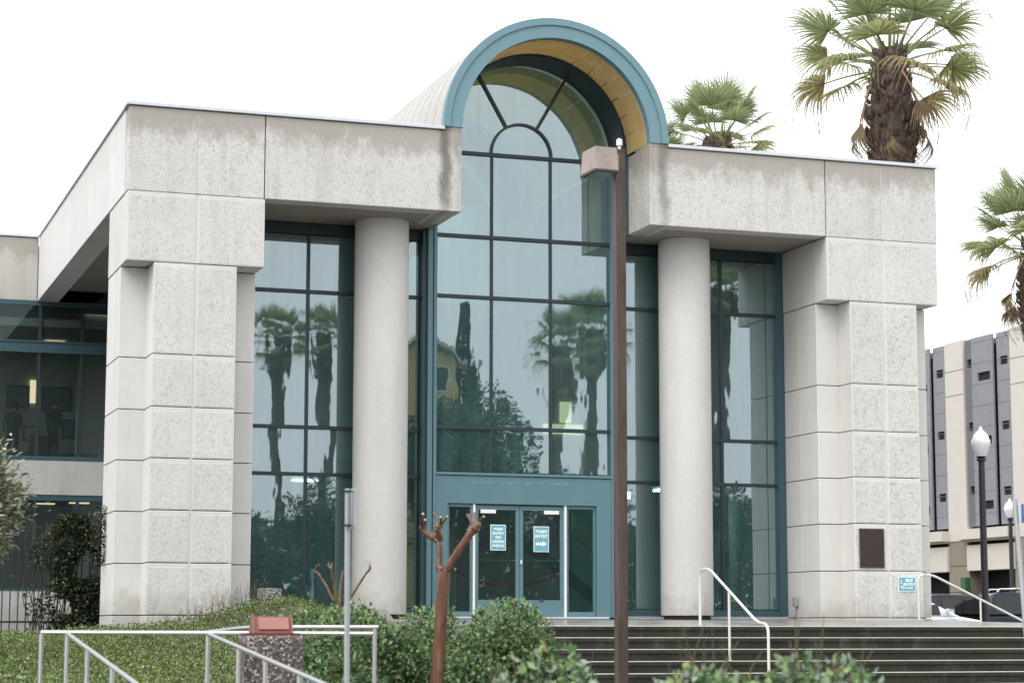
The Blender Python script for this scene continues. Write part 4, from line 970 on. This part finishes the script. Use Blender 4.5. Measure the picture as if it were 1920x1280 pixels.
myrtle('pruned_tree', 'pruned reddish crape myrtle with knuckled limbs before the doors', ([(817, 1300), (821, 1260), (826, 1180), (829, 1120), (832, 1090), (833, 1068)], [.066, .062, .058, .056, .062, .050]),
       [([(829, 1072), (826, 1063), (830, 1032), (830, 1014), (818, 1004), (803, 989)], [.040, .036, .028, .030, .034, .028], [((793, 963), .014), ((797, 974), .012)]),
        ([(826, 1012), (820, 1000), (815, 990)], [.026, .026, .024], [((814, 962), .014)]),
        ([(820, 1006), (824, 994), (829, 985)], [.026, .024, .022], [((826, 969), .012), ((838, 968), .012)]),
        ([(833, 1072), (846, 1050), (860, 1025), (876, 999), (884, 990)], [.044, .038, .034, .034, .038], [((877, 965), .016), ((889, 961), .015)]),
        ([(878, 998), (886, 992), (893, 986)], [.03, .028, .024], [((907, 968), .015)])], M_b1, 20, .06)
myrtle('pruned_tree', 'smaller pruned crape myrtle with four thin limbs before the left column', ([(636, 1190), (637, 1165), (635, 1140), (634, 1128)], [.036, .033, .034, .030]),
       [([(632, 1136), (618, 1108), (603, 1080), (594, 1068)], [.024, .018, .016, .019], [((597, 1058), .008), ((592, 1061), .007)]),
        ([(631, 1128), (626, 1100), (620, 1080), (617, 1066)], [.022, .018, .016, .018], [((616, 1054), .007), ((622, 1054), .007), ((613, 1058), .006)]),
        ([(635, 1125), (640, 1095), (646, 1070)], [.022, .018, .014], [((650, 1050), .006)]),
        ([(638, 1146), (650, 1130), (664, 1105), (680, 1078), (689, 1063)], [.022, .019, .017, .014, .018], [((684, 1048), .004), ((691, 1047), .004), ((695, 1053), .004)])], M_b2, 30, .03)

# ------------------------------------------------------------------ palms
LP = mats_leaf('palm_frond', [(.27, .33, .16), (.38, .43, .23), (.52, .42, .20)], .45, .6)  # greens lightened to carry the flare of the white sky
LD = mats_leaf('dead_frond', [(.36, .26, .16), (.24, .17, .10)], .8, .4)
M_pet = simple('palm_petiole', (.20, .22, .09), .5); M_petd = simple('dry_petiole', (.36, .20, .12), .7); M_ptr = NM('fibrous_palm_trunk')
_n = M_ptr.noise(5, 6, .75, stretch=(1, 1, 2.2)); _c = M_ptr.mix(M_ptr.rng(_n, .35, .65), (.045, .030, .024), (.20, .145, .12)); M_ptr.col(_c); M_ptr.rough(.95); M_ptr.bump(M_ptr.noise(16, 5, .7, stretch=(1, 1, 2)), .9, .05); M_ptr = M_ptr.m
def frond_mesh(name, mats, pet, droop, seg=26, L=1.25, blade=1.15, narrow=1., closed=1.):
    """a costapalmate fan: petiole from origin along +X, blade of folded segments that split and droop"""
    mb = MB(); pts = []
    for i in range(7):
        s_ = i/6; pts.append((L*s_, 0, -droop*.16*s_*s_*L))
    mb.tube(pts, [.035, .030, .026, .022, .019, .017, .015], 5, mi=0); e = Vector(pts[-1])
    for k in range(seg):
        a = (k/(seg-1)-.5)*2*R(104)*closed+random.uniform(-.03, .03); ln = blade*(1-.28*abs(a/R(104))**1.5)*random.uniform(.9, 1.06); w = .033*blade*narrow*random.uniform(.8, 1.15)
        dirx, diry = math.cos(a), math.sin(a)
        rows_ = []; nseg = 6
        tw = random.uniform(-.3, .3)
        for j in range(nseg+1):
            s_ = j/nseg; r = ln*s_; dz = -droop*(.10*s_+.62*max(0, s_-.45)**2*2.4)*ln; rx = r*(1-.35*droop*max(0, s_-.45))
            ww = w*(.10+1.0*min(1, s_*2.2))*(1 if s_ < .38 else max(.03, (1-s_)/.62)**.9); cx = e.x+dirx*rx; cy = e.y+diry*rx; cz = e.z+dz+.05*abs(math.sin(a))*r
            rows_.append(((cx-diry*ww, cy+dirx*ww, cz-.35*ww), (cx, cy, cz+.25*ww), (cx+diry*ww, cy-dirx*ww, cz-.35*ww)))
        v = [p for r_ in rows_ for p in r_]; f = []
        for j in range(nseg):
            b_ = 3*j; f += [(b_, b_+1, b_+4, b_+3), (b_+1, b_+2, b_+5, b_+4)]
        mb.add(v, f, 1+(k*7 % len(mats)) if len(mats) > 1 else 1)
        if random.random() < .5*droop:                        # hanging threads
            q = rows_[-1][1]; mb.tube([q, (q[0], q[1], q[2]-random.uniform(.15, .5))], .006, 3, mi=1)
    me = bpy.data.meshes.new(name); me.from_pydata(mb.v, [], mb.f); me.materials.append(pet)
    for m in mats: me.materials.append(m)
    me.polygons.foreach_set('material_index', mb.mi); me.update(); return me
FM = [frond_mesh('palm_frond_mesh_%d' % i, (LP[:2] if i < 2 else LP if i == 2 else [LP[2], LD[0], LP[1]]), M_pet, d, closed=c) for i, (d, c) in enumerate(((.22, .80), (.45, .9), (.75, .9), (.95, .8)))]
FD = [frond_mesh('dead_frond_mesh_%d' % i, LD, M_petd, 1.3, seg=16, L=1.1, blade=.9, narrow=.8, closed=.35) for i in range(2)]
def palm(label, x, y, zg, zc, s=1., nl=34, nd=7, skirt=1.6, tr=.30, lean=0., group=None, hemi=0):
    t = thing('palm_tree', label, 'palm tree', (x, y, zg), group)
    mb = MB(); pts_ = []; rr = []; H = zc-zg; k = max(12, int(H/.8))
    for i in range(k+1):
        s_ = i/k; z = zg+H*s_; d = zc-z; r = tr*(1.25 if s_ < .03 else 1)*(1+.1*(1-s_))
        if d < skirt*2.2: r = tr*(1+.95*math.exp(-((d-skirt*1.15)/(skirt*.8))**2))*(1 if d > .4 else .95)
        pts_.append((x+lean*(1-s_)**2, y, z)); rr.append(r*s)
    # denser at the top
    mb.tube(pts_, rr, 14, jit=.07); trunk = mb.build('trunk', M_ptr, t, smooth=True)
    bm_ = MB()                                                # stubby old leaf bases
    for i in range(int(260*max(1, skirt/1.6))):
        a = random.uniform(0, 2*PI); d = random.uniform(.05, skirt*2.1); z = zc-d; r = tr*s*(1+.95*math.exp(-((d-skirt*1.15)/(skirt*.8))**2))*.97
        c, s2 = math.cos(a), math.sin(a); p = Vector((x+c*r, y+s2*r, z)); bm_.tube([p, p+Vector((c*.07, s2*.07, .06))*s, p+Vector((c*.11, s2*.11, .16))*s], [.055*s, .045*s, .02*s], 4)
    o = bm_.build('leaf_bases', M_ptr, t, fix=False); o['kind'] = 'stuff'
    top = Vector((x, y, zc-.05))
    for i in range(nl+nd):
        dead = i >= nl
        az_ = i*2.39996+random.uniform(-.2, .2)
        if not dead: u = (i+.5)/nl; el = R(84)-u*R(98)+R(random.uniform(-6, 6)); me = FM[0 if u < .3 else 1 if u < .55 else 2 if u < .85 else 3]; root = top+Vector((0, 0, -.45*u*s))
        else: el = R(random.uniform(-80, -42)); me = FD[i % 2]; root = top+Vector((0, 0, -random.uniform(.3, .75)*skirt*.6*s))
        Mx = Matrix.Rotation(az_, 4, 'Z') @ Matrix.Rotation(-el, 4, 'Y') @ Matrix.Rotation(random.uniform(-.5, .5), 4, 'X')
        rad_ = tr*s*(.75 if not dead else 1.35)
        o = bpy.data.objects.new('frond' if not dead else 'dead_frond', me); C.objects.link(o); o.parent = t
        o.matrix_local = Matrix.Translation(root-Vector((x, y, zg))+Vector((math.cos(az_), math.sin(az_), 0))*rad_) @ Mx @ Matrix.Scale(s*random.uniform(.88, 1.08), 4)
    return t
palm('big fan palm with thick brown trunk behind the right roof', 27.95, 50.05, EYE, 15.65, 1.28, 32, 9, 1.9, .245, group='palm trees around the building')
palm('smaller bright green fan palm crown above the roof beside the arch', 40.7, 89.3, -.5, 22.9, 1.36, 30, 4, 1.2, .30, group='palm trees around the building')
palm('fan palm at the right edge with drooping brown fronds', 41.35, 64.0, -.5, 13.7, 1.24, 32, 11, 1.8, .25, group='palm trees around the building')
palm('fan palm mostly hidden behind the teal arch', 37.3, 90.5, -.5, 21.7, 1.2, 22, 4, 1.2, .30, group='palm trees around the building')
RG = 'palm trees across the street seen in the window reflections'
palm('palm across the street mirrored in the left window', 35.4, -78.9, EYE, 22.6, 1.25, 30, 5, 1.8, .38, group=RG)
palm('second palm across the street mirrored beside the left column', 40.3, -82, EYE, 23.2, 1.25, 30, 5, 1.8, .38, group=RG)
palm('palm with long shaggy skirt mirrored in the centre window', 51.4, -58.9, EYE, 19.6, 1.3, 30, 12, 3.2, .40, group=RG)
palm('leaning palm mirrored at the right of the centre window', 57.9, -68.9, EYE, 22.4, 1.35, 30, 6, 1.8, .42, lean=-1.2, group=RG)
palm('palm mirrored in the right window', 68.6, -68.9, EYE, 26.5, 1.3, 28, 6, 2., .42, group=RG)

# broad trees and conifer across the street (seen in the glass)
LT = mats_leaf('tree_leaf', [(.035, .055, .03), (.07, .10, .05), (.12, .15, .08)], .5, .25); M_tb = simple('tree_bark', (.09, .07, .05), .95)
def tree(label, x, y, zc, rx, rz, n, cone=False, cat='tree', ls_=.55, group=None):
    t = thing('conifer_tree' if cone else 'street_tree', label, cat, (x, y, EYE), group)
    mb = MB(); mb.tube([(x, y, EYE), (x+.1, y, EYE+(zc-EYE)*.5), (x, y, zc)], [.35, .25, .1], 8)
    lumps_ = []
    for k in range(22):
        v = Vector((random.gauss(0, 1), random.gauss(0, 1), random.gauss(0, 1))).normalized()*random.uniform(.35, .75); lumps_.append(Vector((x+v.x*rx, y+v.y*rx, zc+v.z*rz))); mb.tube([(x, y, zc-rz*.7), lumps_[-1]], [.12, .03], 5)
    mb.build('trunk', M_tb, t); P = []; D = []
    for i in range(n):
        if cone:
            u = random.random(); r = rx*(1-u)*random.uniform(.5, 1); a = random.uniform(0, 2*PI); P.append(Vector((x+r*math.cos(a), y+r*math.sin(a), zc-rz+2*rz*u))); D.append(Vector((math.cos(a), math.sin(a), -.3)))
        else:
            lc = random.choice(lumps_); v = Vector((random.gauss(0, 1), random.gauss(0, 1), random.gauss(0, 1))).normalized(); P.append(lc+Vector((v.x*rx, v.y*rx, v.z*rz))*.36*random.uniform(.5, 1)); D.append(v+Vector((random.gauss(0, .5), random.gauss(0, .5), random.gauss(0, .5))))
    leaves('crown', np.array(P), np.array(D), rng.uniform(ls_*.25, ls_*.6, n), .6, LT, [.4, .4, .2], t, kind='stuff')
GT = 'street trees seen in the window reflections'
tree('dark street tree mirrored below the yellow house', 28.0, -12, 6.9, 2.9, 4.3, 12000, ls_=.4, group=GT)
tree('tall dark tree mirrored right of the yellow house', 31.4, -13, 7.2, 2.0, 5.4, 9000, ls_=.4, group=GT)
tree('pointed conifer mirrored above the yellow house', 34.0, -26, 11.5, 1.6, 5.5, 8000, cone=True, group=GT)
tree('broad tree mirrored low in the centre window', 35.6, -14, 4.6, 2.6, 4.2, 8000, ls_=.4, group=GT)
tree('round tree mirrored behind the left column', 23.6, -14, 4.0, 2.6, 3.8, 8000, ls_=.4, group=GT)
tree('round tree mirrored low in the right window', 50.4, -28.9, 6.2, 3.0, 3.4, 8000, group=GT)
tree('bushy tree mirrored in the left window foot', 19.0, -16, 2.6, 3.0, 3.0, 7000, ls_=.4, group=GT)
tree('bushy tree mirrored low beside the lamp pole', 41.5, -16, 3.2, 2.8, 3.6, 7000, ls_=.4, group=GT)
n = 42000; X = rng.uniform(-5, 75, n); zm = np.array([5.6+2.6*noise.noise(Vector((a*.13, 2, 0)))+1.3*noise.noise(Vector((a*.5, 5, 0))) for a in X]); Z = EYE+(zm-EYE)*rng.random(n)**.8
P_ = np.stack([X, -31+rng.uniform(-2, 2, n)*(1-.6*(Z-EYE)/(zm-EYE)), Z], 1)
tag(leaves('tree_belt', P_, rng.normal(size=(n, 3)), rng.uniform(.25, .6, n), .6, LT, [.4, .4, .2]), 'continuous belt of dark trees across the street mirrored in the lower glass', 'tree belt', kind='stuff')
# yellow gabled house across the street
t = thing('yellow_house', 'tall yellow gabled house across the street mirrored in the glass', 'house', (30, -22, EYE)); M_yh = simple('yellow_stucco', (.62, .48, .20), .8)
mb = MB(); mb.prism([(27.6, EYE), (31.4, EYE), (31.4, 12.8), (29.5, 14.4), (27.6, 13.0)], 'y', -23, -19); mb.build('wall', M_yh, t)
mb = MB(); mb.prism([(27.3, 12.95), (29.5, 14.55), (31.75, 12.65), (31.75, 12.85), (29.5, 14.8), (27.3, 13.15)], 'y', -23.3, -18.5); mb.build('roof', simple('pale_roof_trim', (.62, .55, .42), .7), t)
for x, z in ((30.6, 12.0), (28.5, 12.0), (30.6, 8.6), (28.5, 8.6)):
    w = bx('window', MAT['white_paint'], t, x-.45, x+.45, -19.02, -18.96, z-.6, z+.6); bx('pane', MAT['office_dark'], w, x-.38, x+.38, -18.955, -18.95, z-.53, z+.53)

# ------------------------------------------------------------------ parking garage
GX = 56.
g = thing('parking_garage', 'beige parking garage with grey mesh screens at the right', 'garage', (GX+10, 90, -.55))
M_bg = simple('beige_precast', (.60, .555, .495), .8, var=.06, scale=1.5); M_bgd = simple('brown_block', (.26, .22, .17), .85, var=.15); M_gs = simple('grey_mesh_screen', (.26, .265, .285), .6, .3, .22, 3); M_gf = simple('grey_screen_flank', (.15, .155, .17), .6, .3, .06); M_op = simple('garage_dark_opening', (.012, .012, .013), .9)
bx('back_mass', M_op, g, GX+1.0, GX+30, 60, 125, -.6, 14.0)
def bay(y0, y1):                                              # y0 < y1; pilaster at y1..y1+2
    bx('pilaster', M_bg, g, GX-.10, GX+1, y1, y1+1.78, 4.45, 14.5); bx('pilaster_joint', M_bgd, g, GX-.104, GX-.099, y1, y1+1.78, 13.0, 13.05); bx('pilaster_joint', M_bgd, g, GX-.104, GX-.099, y1, y1+1.78, 11.75, 11.8)
    bx('pilaster_base', M_bgd, g, GX-.06, GX+1, y1-.05, y1+1.9, -.55, 4.44)
    for z in (.6, 1.9, 3.2): bx('base_joint', M_op, g, GX-.064, GX-.061, y1-.05, y1+1.9, z, z+.03)
    w = y1-y0
    # three screen strips with cut openings
    cut = lambda za: [za, za+3.17, za+6.34]
    for (a, b, off, zc_, oh, mat_) in ((y0+.0, y0+w*.27, 0., 13.05, .42, M_gs), (y0+w*.31, y0+w*.78, .12, 12.45, .42, M_gs), (y0+w*.80, y1-.12, 0., 13.25, .42, M_gf)):
        zs = [5.12]; ops = [zc_-6.34, zc_-3.17, zc_]
        for oz in ops:
            bx('screen_panel', mat_, g, GX-off-.04, GX-off+.05, a, b, zs[-1], oz-oh/2)
            zz = oz-oh/2; wd = (b-a)
            bx('screen_panel', mat_, g, GX-off-.04, GX-off+.05, a, a+wd*.14, zz, zz+oh); bx('screen_panel', mat_, g, GX-off-.04, GX-off+.05, b-wd*.28, b, zz, zz+oh)
            bx('screen_slot', M_op, g, GX-off+.06, GX-off+.08, a+wd*.14, b-wd*.28, zz, zz+oh)
            zs.append(oz+oh/2)
        bx('screen_panel', mat_, g, GX-off-.04, GX-off+.05, a, b, zs[-1], 14.45)
        for z in np.arange(5.7, 14.4, 1.06): bx('screen_joint', M_gf, g, GX-off-.046, GX-off-.041, a, b, z, z+.03)
    bx('ledge', M_bg, g, GX-.5, GX+1, y0-.1, y1+.1, 4.48, 4.98); bx('ledge_lip', M_bgd, g, GX-.42, GX+1, y0-.1, y1+.1, 4.36, 4.48)
    bx('spandrel', M_bg, g, GX-.2, GX+1, y0-.06, y1-.06, 2.95, 4.2)
    bx('opening_rail', M_bgd, g, GX+.4, GX+.5, y0, y1-.05, 1.55, 1.85)
    bx('back_wall', M_bg, g, GX+4, GX+4.2, y0, y1-.05, -.5, 1.2)
yy = 64.8
while yy < 118:
    bay(yy, yy+4.20); yy += 6.10
bx('parapet_line', M_bgd, g, GX+.2, GX+1.2, 60.5, 124, 14.0, 14.3)
mb = MB(); mb.box(GX-.8, GX-.5, 92.55, 93.0, -.5, 2.6); tag(mb.build('green_post', simple('green_paint', (.03, .10, .05), .6)), 'dark green square post at the garage foot', 'post')
t = thing('antenna', 'thin antenna mast on the garage roof at the right', 'antenna', (GX+3, 92.5, 14)); mb = MB(); mb.tube([(GX+3, 92.5, 14), (GX+3, 92.5, 17.2)], .03, 6); mb.box(GX+2.9, GX+3.1, 92.4, 92.6, 17.0, 17.25); mb.build('mast', MAT['galv'], t)

# ------------------------------------------------------------------ cars
M_gl = simple('car_glass', (.012, .015, .017), .06); M_ty = simple('tyre_rubber', (.02, .02, .02), .85); M_ri = simple('wheel_rim', (.4, .4, .42), .3, .8)
def car(name, label, x, y, zg, rz, L, Wd, H, paint, kind='suv', rack=False):
    t = thing(name, label, 'car', (x, y, zg))
    # side profile (length axis u, height z)
    if kind == 'suv':
        low = [(-L/2, .35), (-L/2+.02, .80), (-L/2+.08, .98), (L/2-1.35, 1.05), (L/2-.25, .92), (L/2-.02, .72), (L/2, .35)]
        cab = [(-L/2+.10, .98), (-L/2+.32, H-.10), (-L/2+.55, H-.02), (L/2-2.35, H), (L/2-2.0, H-.05), (L/2-1.25, 1.04)]
    else:
        low = [(-L/2, .32), (-L/2+.03, .80), (-L/2+.5, .90), (L/2-1.2, .92), (L/2-.2, .75), (L/2, .35)]
        cab = [(-L/2+.55, .89), (-L/2+1.25, H-.06), (-L/2+1.7, H), (L/2-2.2, H-.02), (L/2-1.2, .91)]
    def sec(poly, w0, w1, inset):
        mb = MB(); n_ = len(poly); zlo = min(p[1] for p in poly); zhi = max(p[1] for p in poly); v = []
        for s_ in (-1, 1):
            for u, z in poly:
                k = (z-zlo)/max(.01, zhi-zlo); v.append((u, s_*(w0+(w1-w0)*k), z))
        mb.add(v, [tuple(range(n_)), tuple(reversed(range(n_, 2*n_)))]+[(i, n_+i, n_+(i+1) % n_, (i+1) % n_) for i in range(n_)]); return mb
    Rm = Matrix.Translation((x, y, zg)) @ Matrix.Rotation(rz, 4, 'Z')
    def fin(mb, nm, mat, bev=.05, parent=t):
        o = mb.build(nm, mat, parent, smooth=True); o.data.transform(Rm)
        if bev: b = o.modifiers.new('b', 'BEVEL'); b.width = bev; b.segments = 3; b.limit_method = 'ANGLE'
        return o
    body = fin(sec(low, Wd/2, Wd/2*.97, 0), 'body', paint, .06); fin(sec(cab, Wd/2*.95, Wd/2*.80, 0), 'cabin', paint, .07)
    # side windows set proud of the pillars by 4 mm, following the tumblehome
    zlo, zhi = cab[0][1], H
    def wy(z): return Wd/2*.95+(Wd/2*.80-Wd/2*.95)*(z-zlo)/(zhi-zlo)
    wins = [(-L/2+.42, -L/2+1.30), (-L/2+1.38, -L/2+2.25), (-L/2+2.33, L/2-1.75)] if kind == 'suv' else [(-L/2+1.1, -L/2+1.95), (-L/2+2.03, L/2-1.85)]
    for s_ in (-1, 1):
        for a, b in wins:
            z0, z1 = zlo+.08, H-.14; mb = MB(); v = [(a, s_*(wy(z0)+.006), z0), (b, s_*(wy(z0)+.006), z0), (b-.06, s_*(wy(z1)+.006), z1), (a+.06, s_*(wy(z1)+.006), z1)]; v += [(p[0], p[1]-s_*.02, p[2]) for p in v]
            mb.add(v, [(0, 1, 2, 3), (7, 6, 5, 4), (0, 4, 5, 1), (1, 5, 6, 2), (2, 6, 7, 3), (3, 7, 4, 0)]); fin(mb, 'side_window', M_gl, 0)
        mb = MB(); mb.box(L/2-1.72, L/2-1.55, s_*(Wd/2+.02), s_*(Wd/2+.20), 1.02, 1.16, ch=.03); fin(mb, 'wing_mirror', MAT['white_paint'] if name == 'parked_car' and kind == 'x' else paint, 0)
        mb = MB(); mb.box(-L/2-.01, -L/2+.06, s_*(Wd/2-.25), s_*(Wd/2-.05), .78, .96, ch=.01); fin(mb, 'tail_light', simple('tail_red', (.25, .01, .01), .3) if 'tail_red' not in bpy.data.materials else bpy.data.materials['tail_red'], 0)
        mb = MB(); mb.box(L/2-.12, L/2+.01, s_*(Wd/2-.45), s_*(Wd/2-.10), .62, .78, ch=.02); fin(mb, 'headlight', MAT['chrome'], 0)
    mb = MB(); zz0, zz1 = zlo+.08, H-.16
    uu = lambda z, p, q: p[0]+(q[0]-p[0])*(z-p[1])/(q[1]-p[1])
    A, Bq = cab[-1], cab[-2]; v = [(uu(z, A, Bq)+.012, s_*(wy(z)-.12), z) for z, s_ in ((zz0, -1), (zz0, 1), (zz1, 1), (zz1, -1))]; v += [(p[0]-.02, p[1], p[2]) for p in v]
    mb.add(v, [(0, 1, 2, 3), (7, 6, 5, 4), (0, 4, 5, 1), (1, 5, 6, 2), (2, 6, 7, 3), (3, 7, 4, 0)]); fin(mb, 'windscreen', M_gl, 0)
    A, Bq = cab[0], cab[1]; mb = MB(); v = [(uu(z, A, Bq)-.012, s_*(wy(z)-.14), z) for z, s_ in ((zz0, -1), (zz0, 1), (zz1, 1), (zz1, -1))]; v += [(p[0]+.02, p[1], p[2]) for p in v]
    mb.add(v, [(3, 2, 1, 0), (4, 5, 6, 7), (0, 4, 5, 1), (1, 5, 6, 2), (2, 6, 7, 3), (3, 7, 4, 0)]); fin(mb, 'rear_window', M_gl, 0)
    for u in (-L/2+.85, L/2-.90):
        for s_ in (-1, 1):
            def cyl(r, a, b):
                mb = MB(); n_ = 20; v = [(u+r*math.cos(2*PI*i/n_), yy_, .34+r*math.sin(2*PI*i/n_)) for yy_ in (a, b) for i in range(n_)]
                mb.add(v, [tuple(range(n_)), tuple(reversed(range(n_, 2*n_)))]+[(i, (i+1) % n_, n_+(i+1) % n_, n_+i) for i in range(n_)]); return mb
            w = fin(cyl(.34, s_*(Wd/2-.22), s_*(Wd/2+.01)), 'wheel', M_ty, 0); fin(cyl(.22, s_*(Wd/2+.0), s_*(Wd/2+.02)), 'rim', M_ri, 0, parent=w)
    if rack:
        for s_ in (-1, 1):
            mb = MB(); mb.tube([(-L/2+.6, s_*.55, H+.0), (-L/2+.7, s_*.55, H+.10), (L/2-2.5, s_*.55, H+.12), (L/2-2.3, s_*.55, H+.02)], .025, 8); fin(mb, 'roof_rack', MAT['chrome'], 0)
        for u in (-.9, .1): mb = MB(); mb.tube([(u-.3, -.6, H+.13), (u-.3, .6, H+.13)], .022, 8); fin(mb, 'roof_rack', MAT['chrome'], 0)
    return t
P_bk = simple('black_car_paint', (.012, .016, .022), .12, .2, .05); P_bl = simple('dark_blue_car_paint', (.012, .02, .035), .12, .3, .05); P_wh = simple('white_car_paint', (.80, .82, .86), .15, var=.02); P_bk2 = simple('glossy_black_car_paint', (.006, .006, .009), .1, .1, .05)
car('parked_car', 'dark blue suv with chrome roof rack behind the side handrail', 40.35, 62.5, -.50, R(-14), 4.9, 1.95, 1.78, P_bl, rack=True)
car('parked_car', 'black suv partly hidden behind the right pier', 36.3, 63.6, -.50, R(192), 4.6, 1.9, 1.72, P_bk2)
car('parked_car', 'white car with only its bonnet showing beside the right pier', 31.9, 56.2, -.52, R(-10), 4.5, 1.8, 1.42, P_wh, kind='sedan')
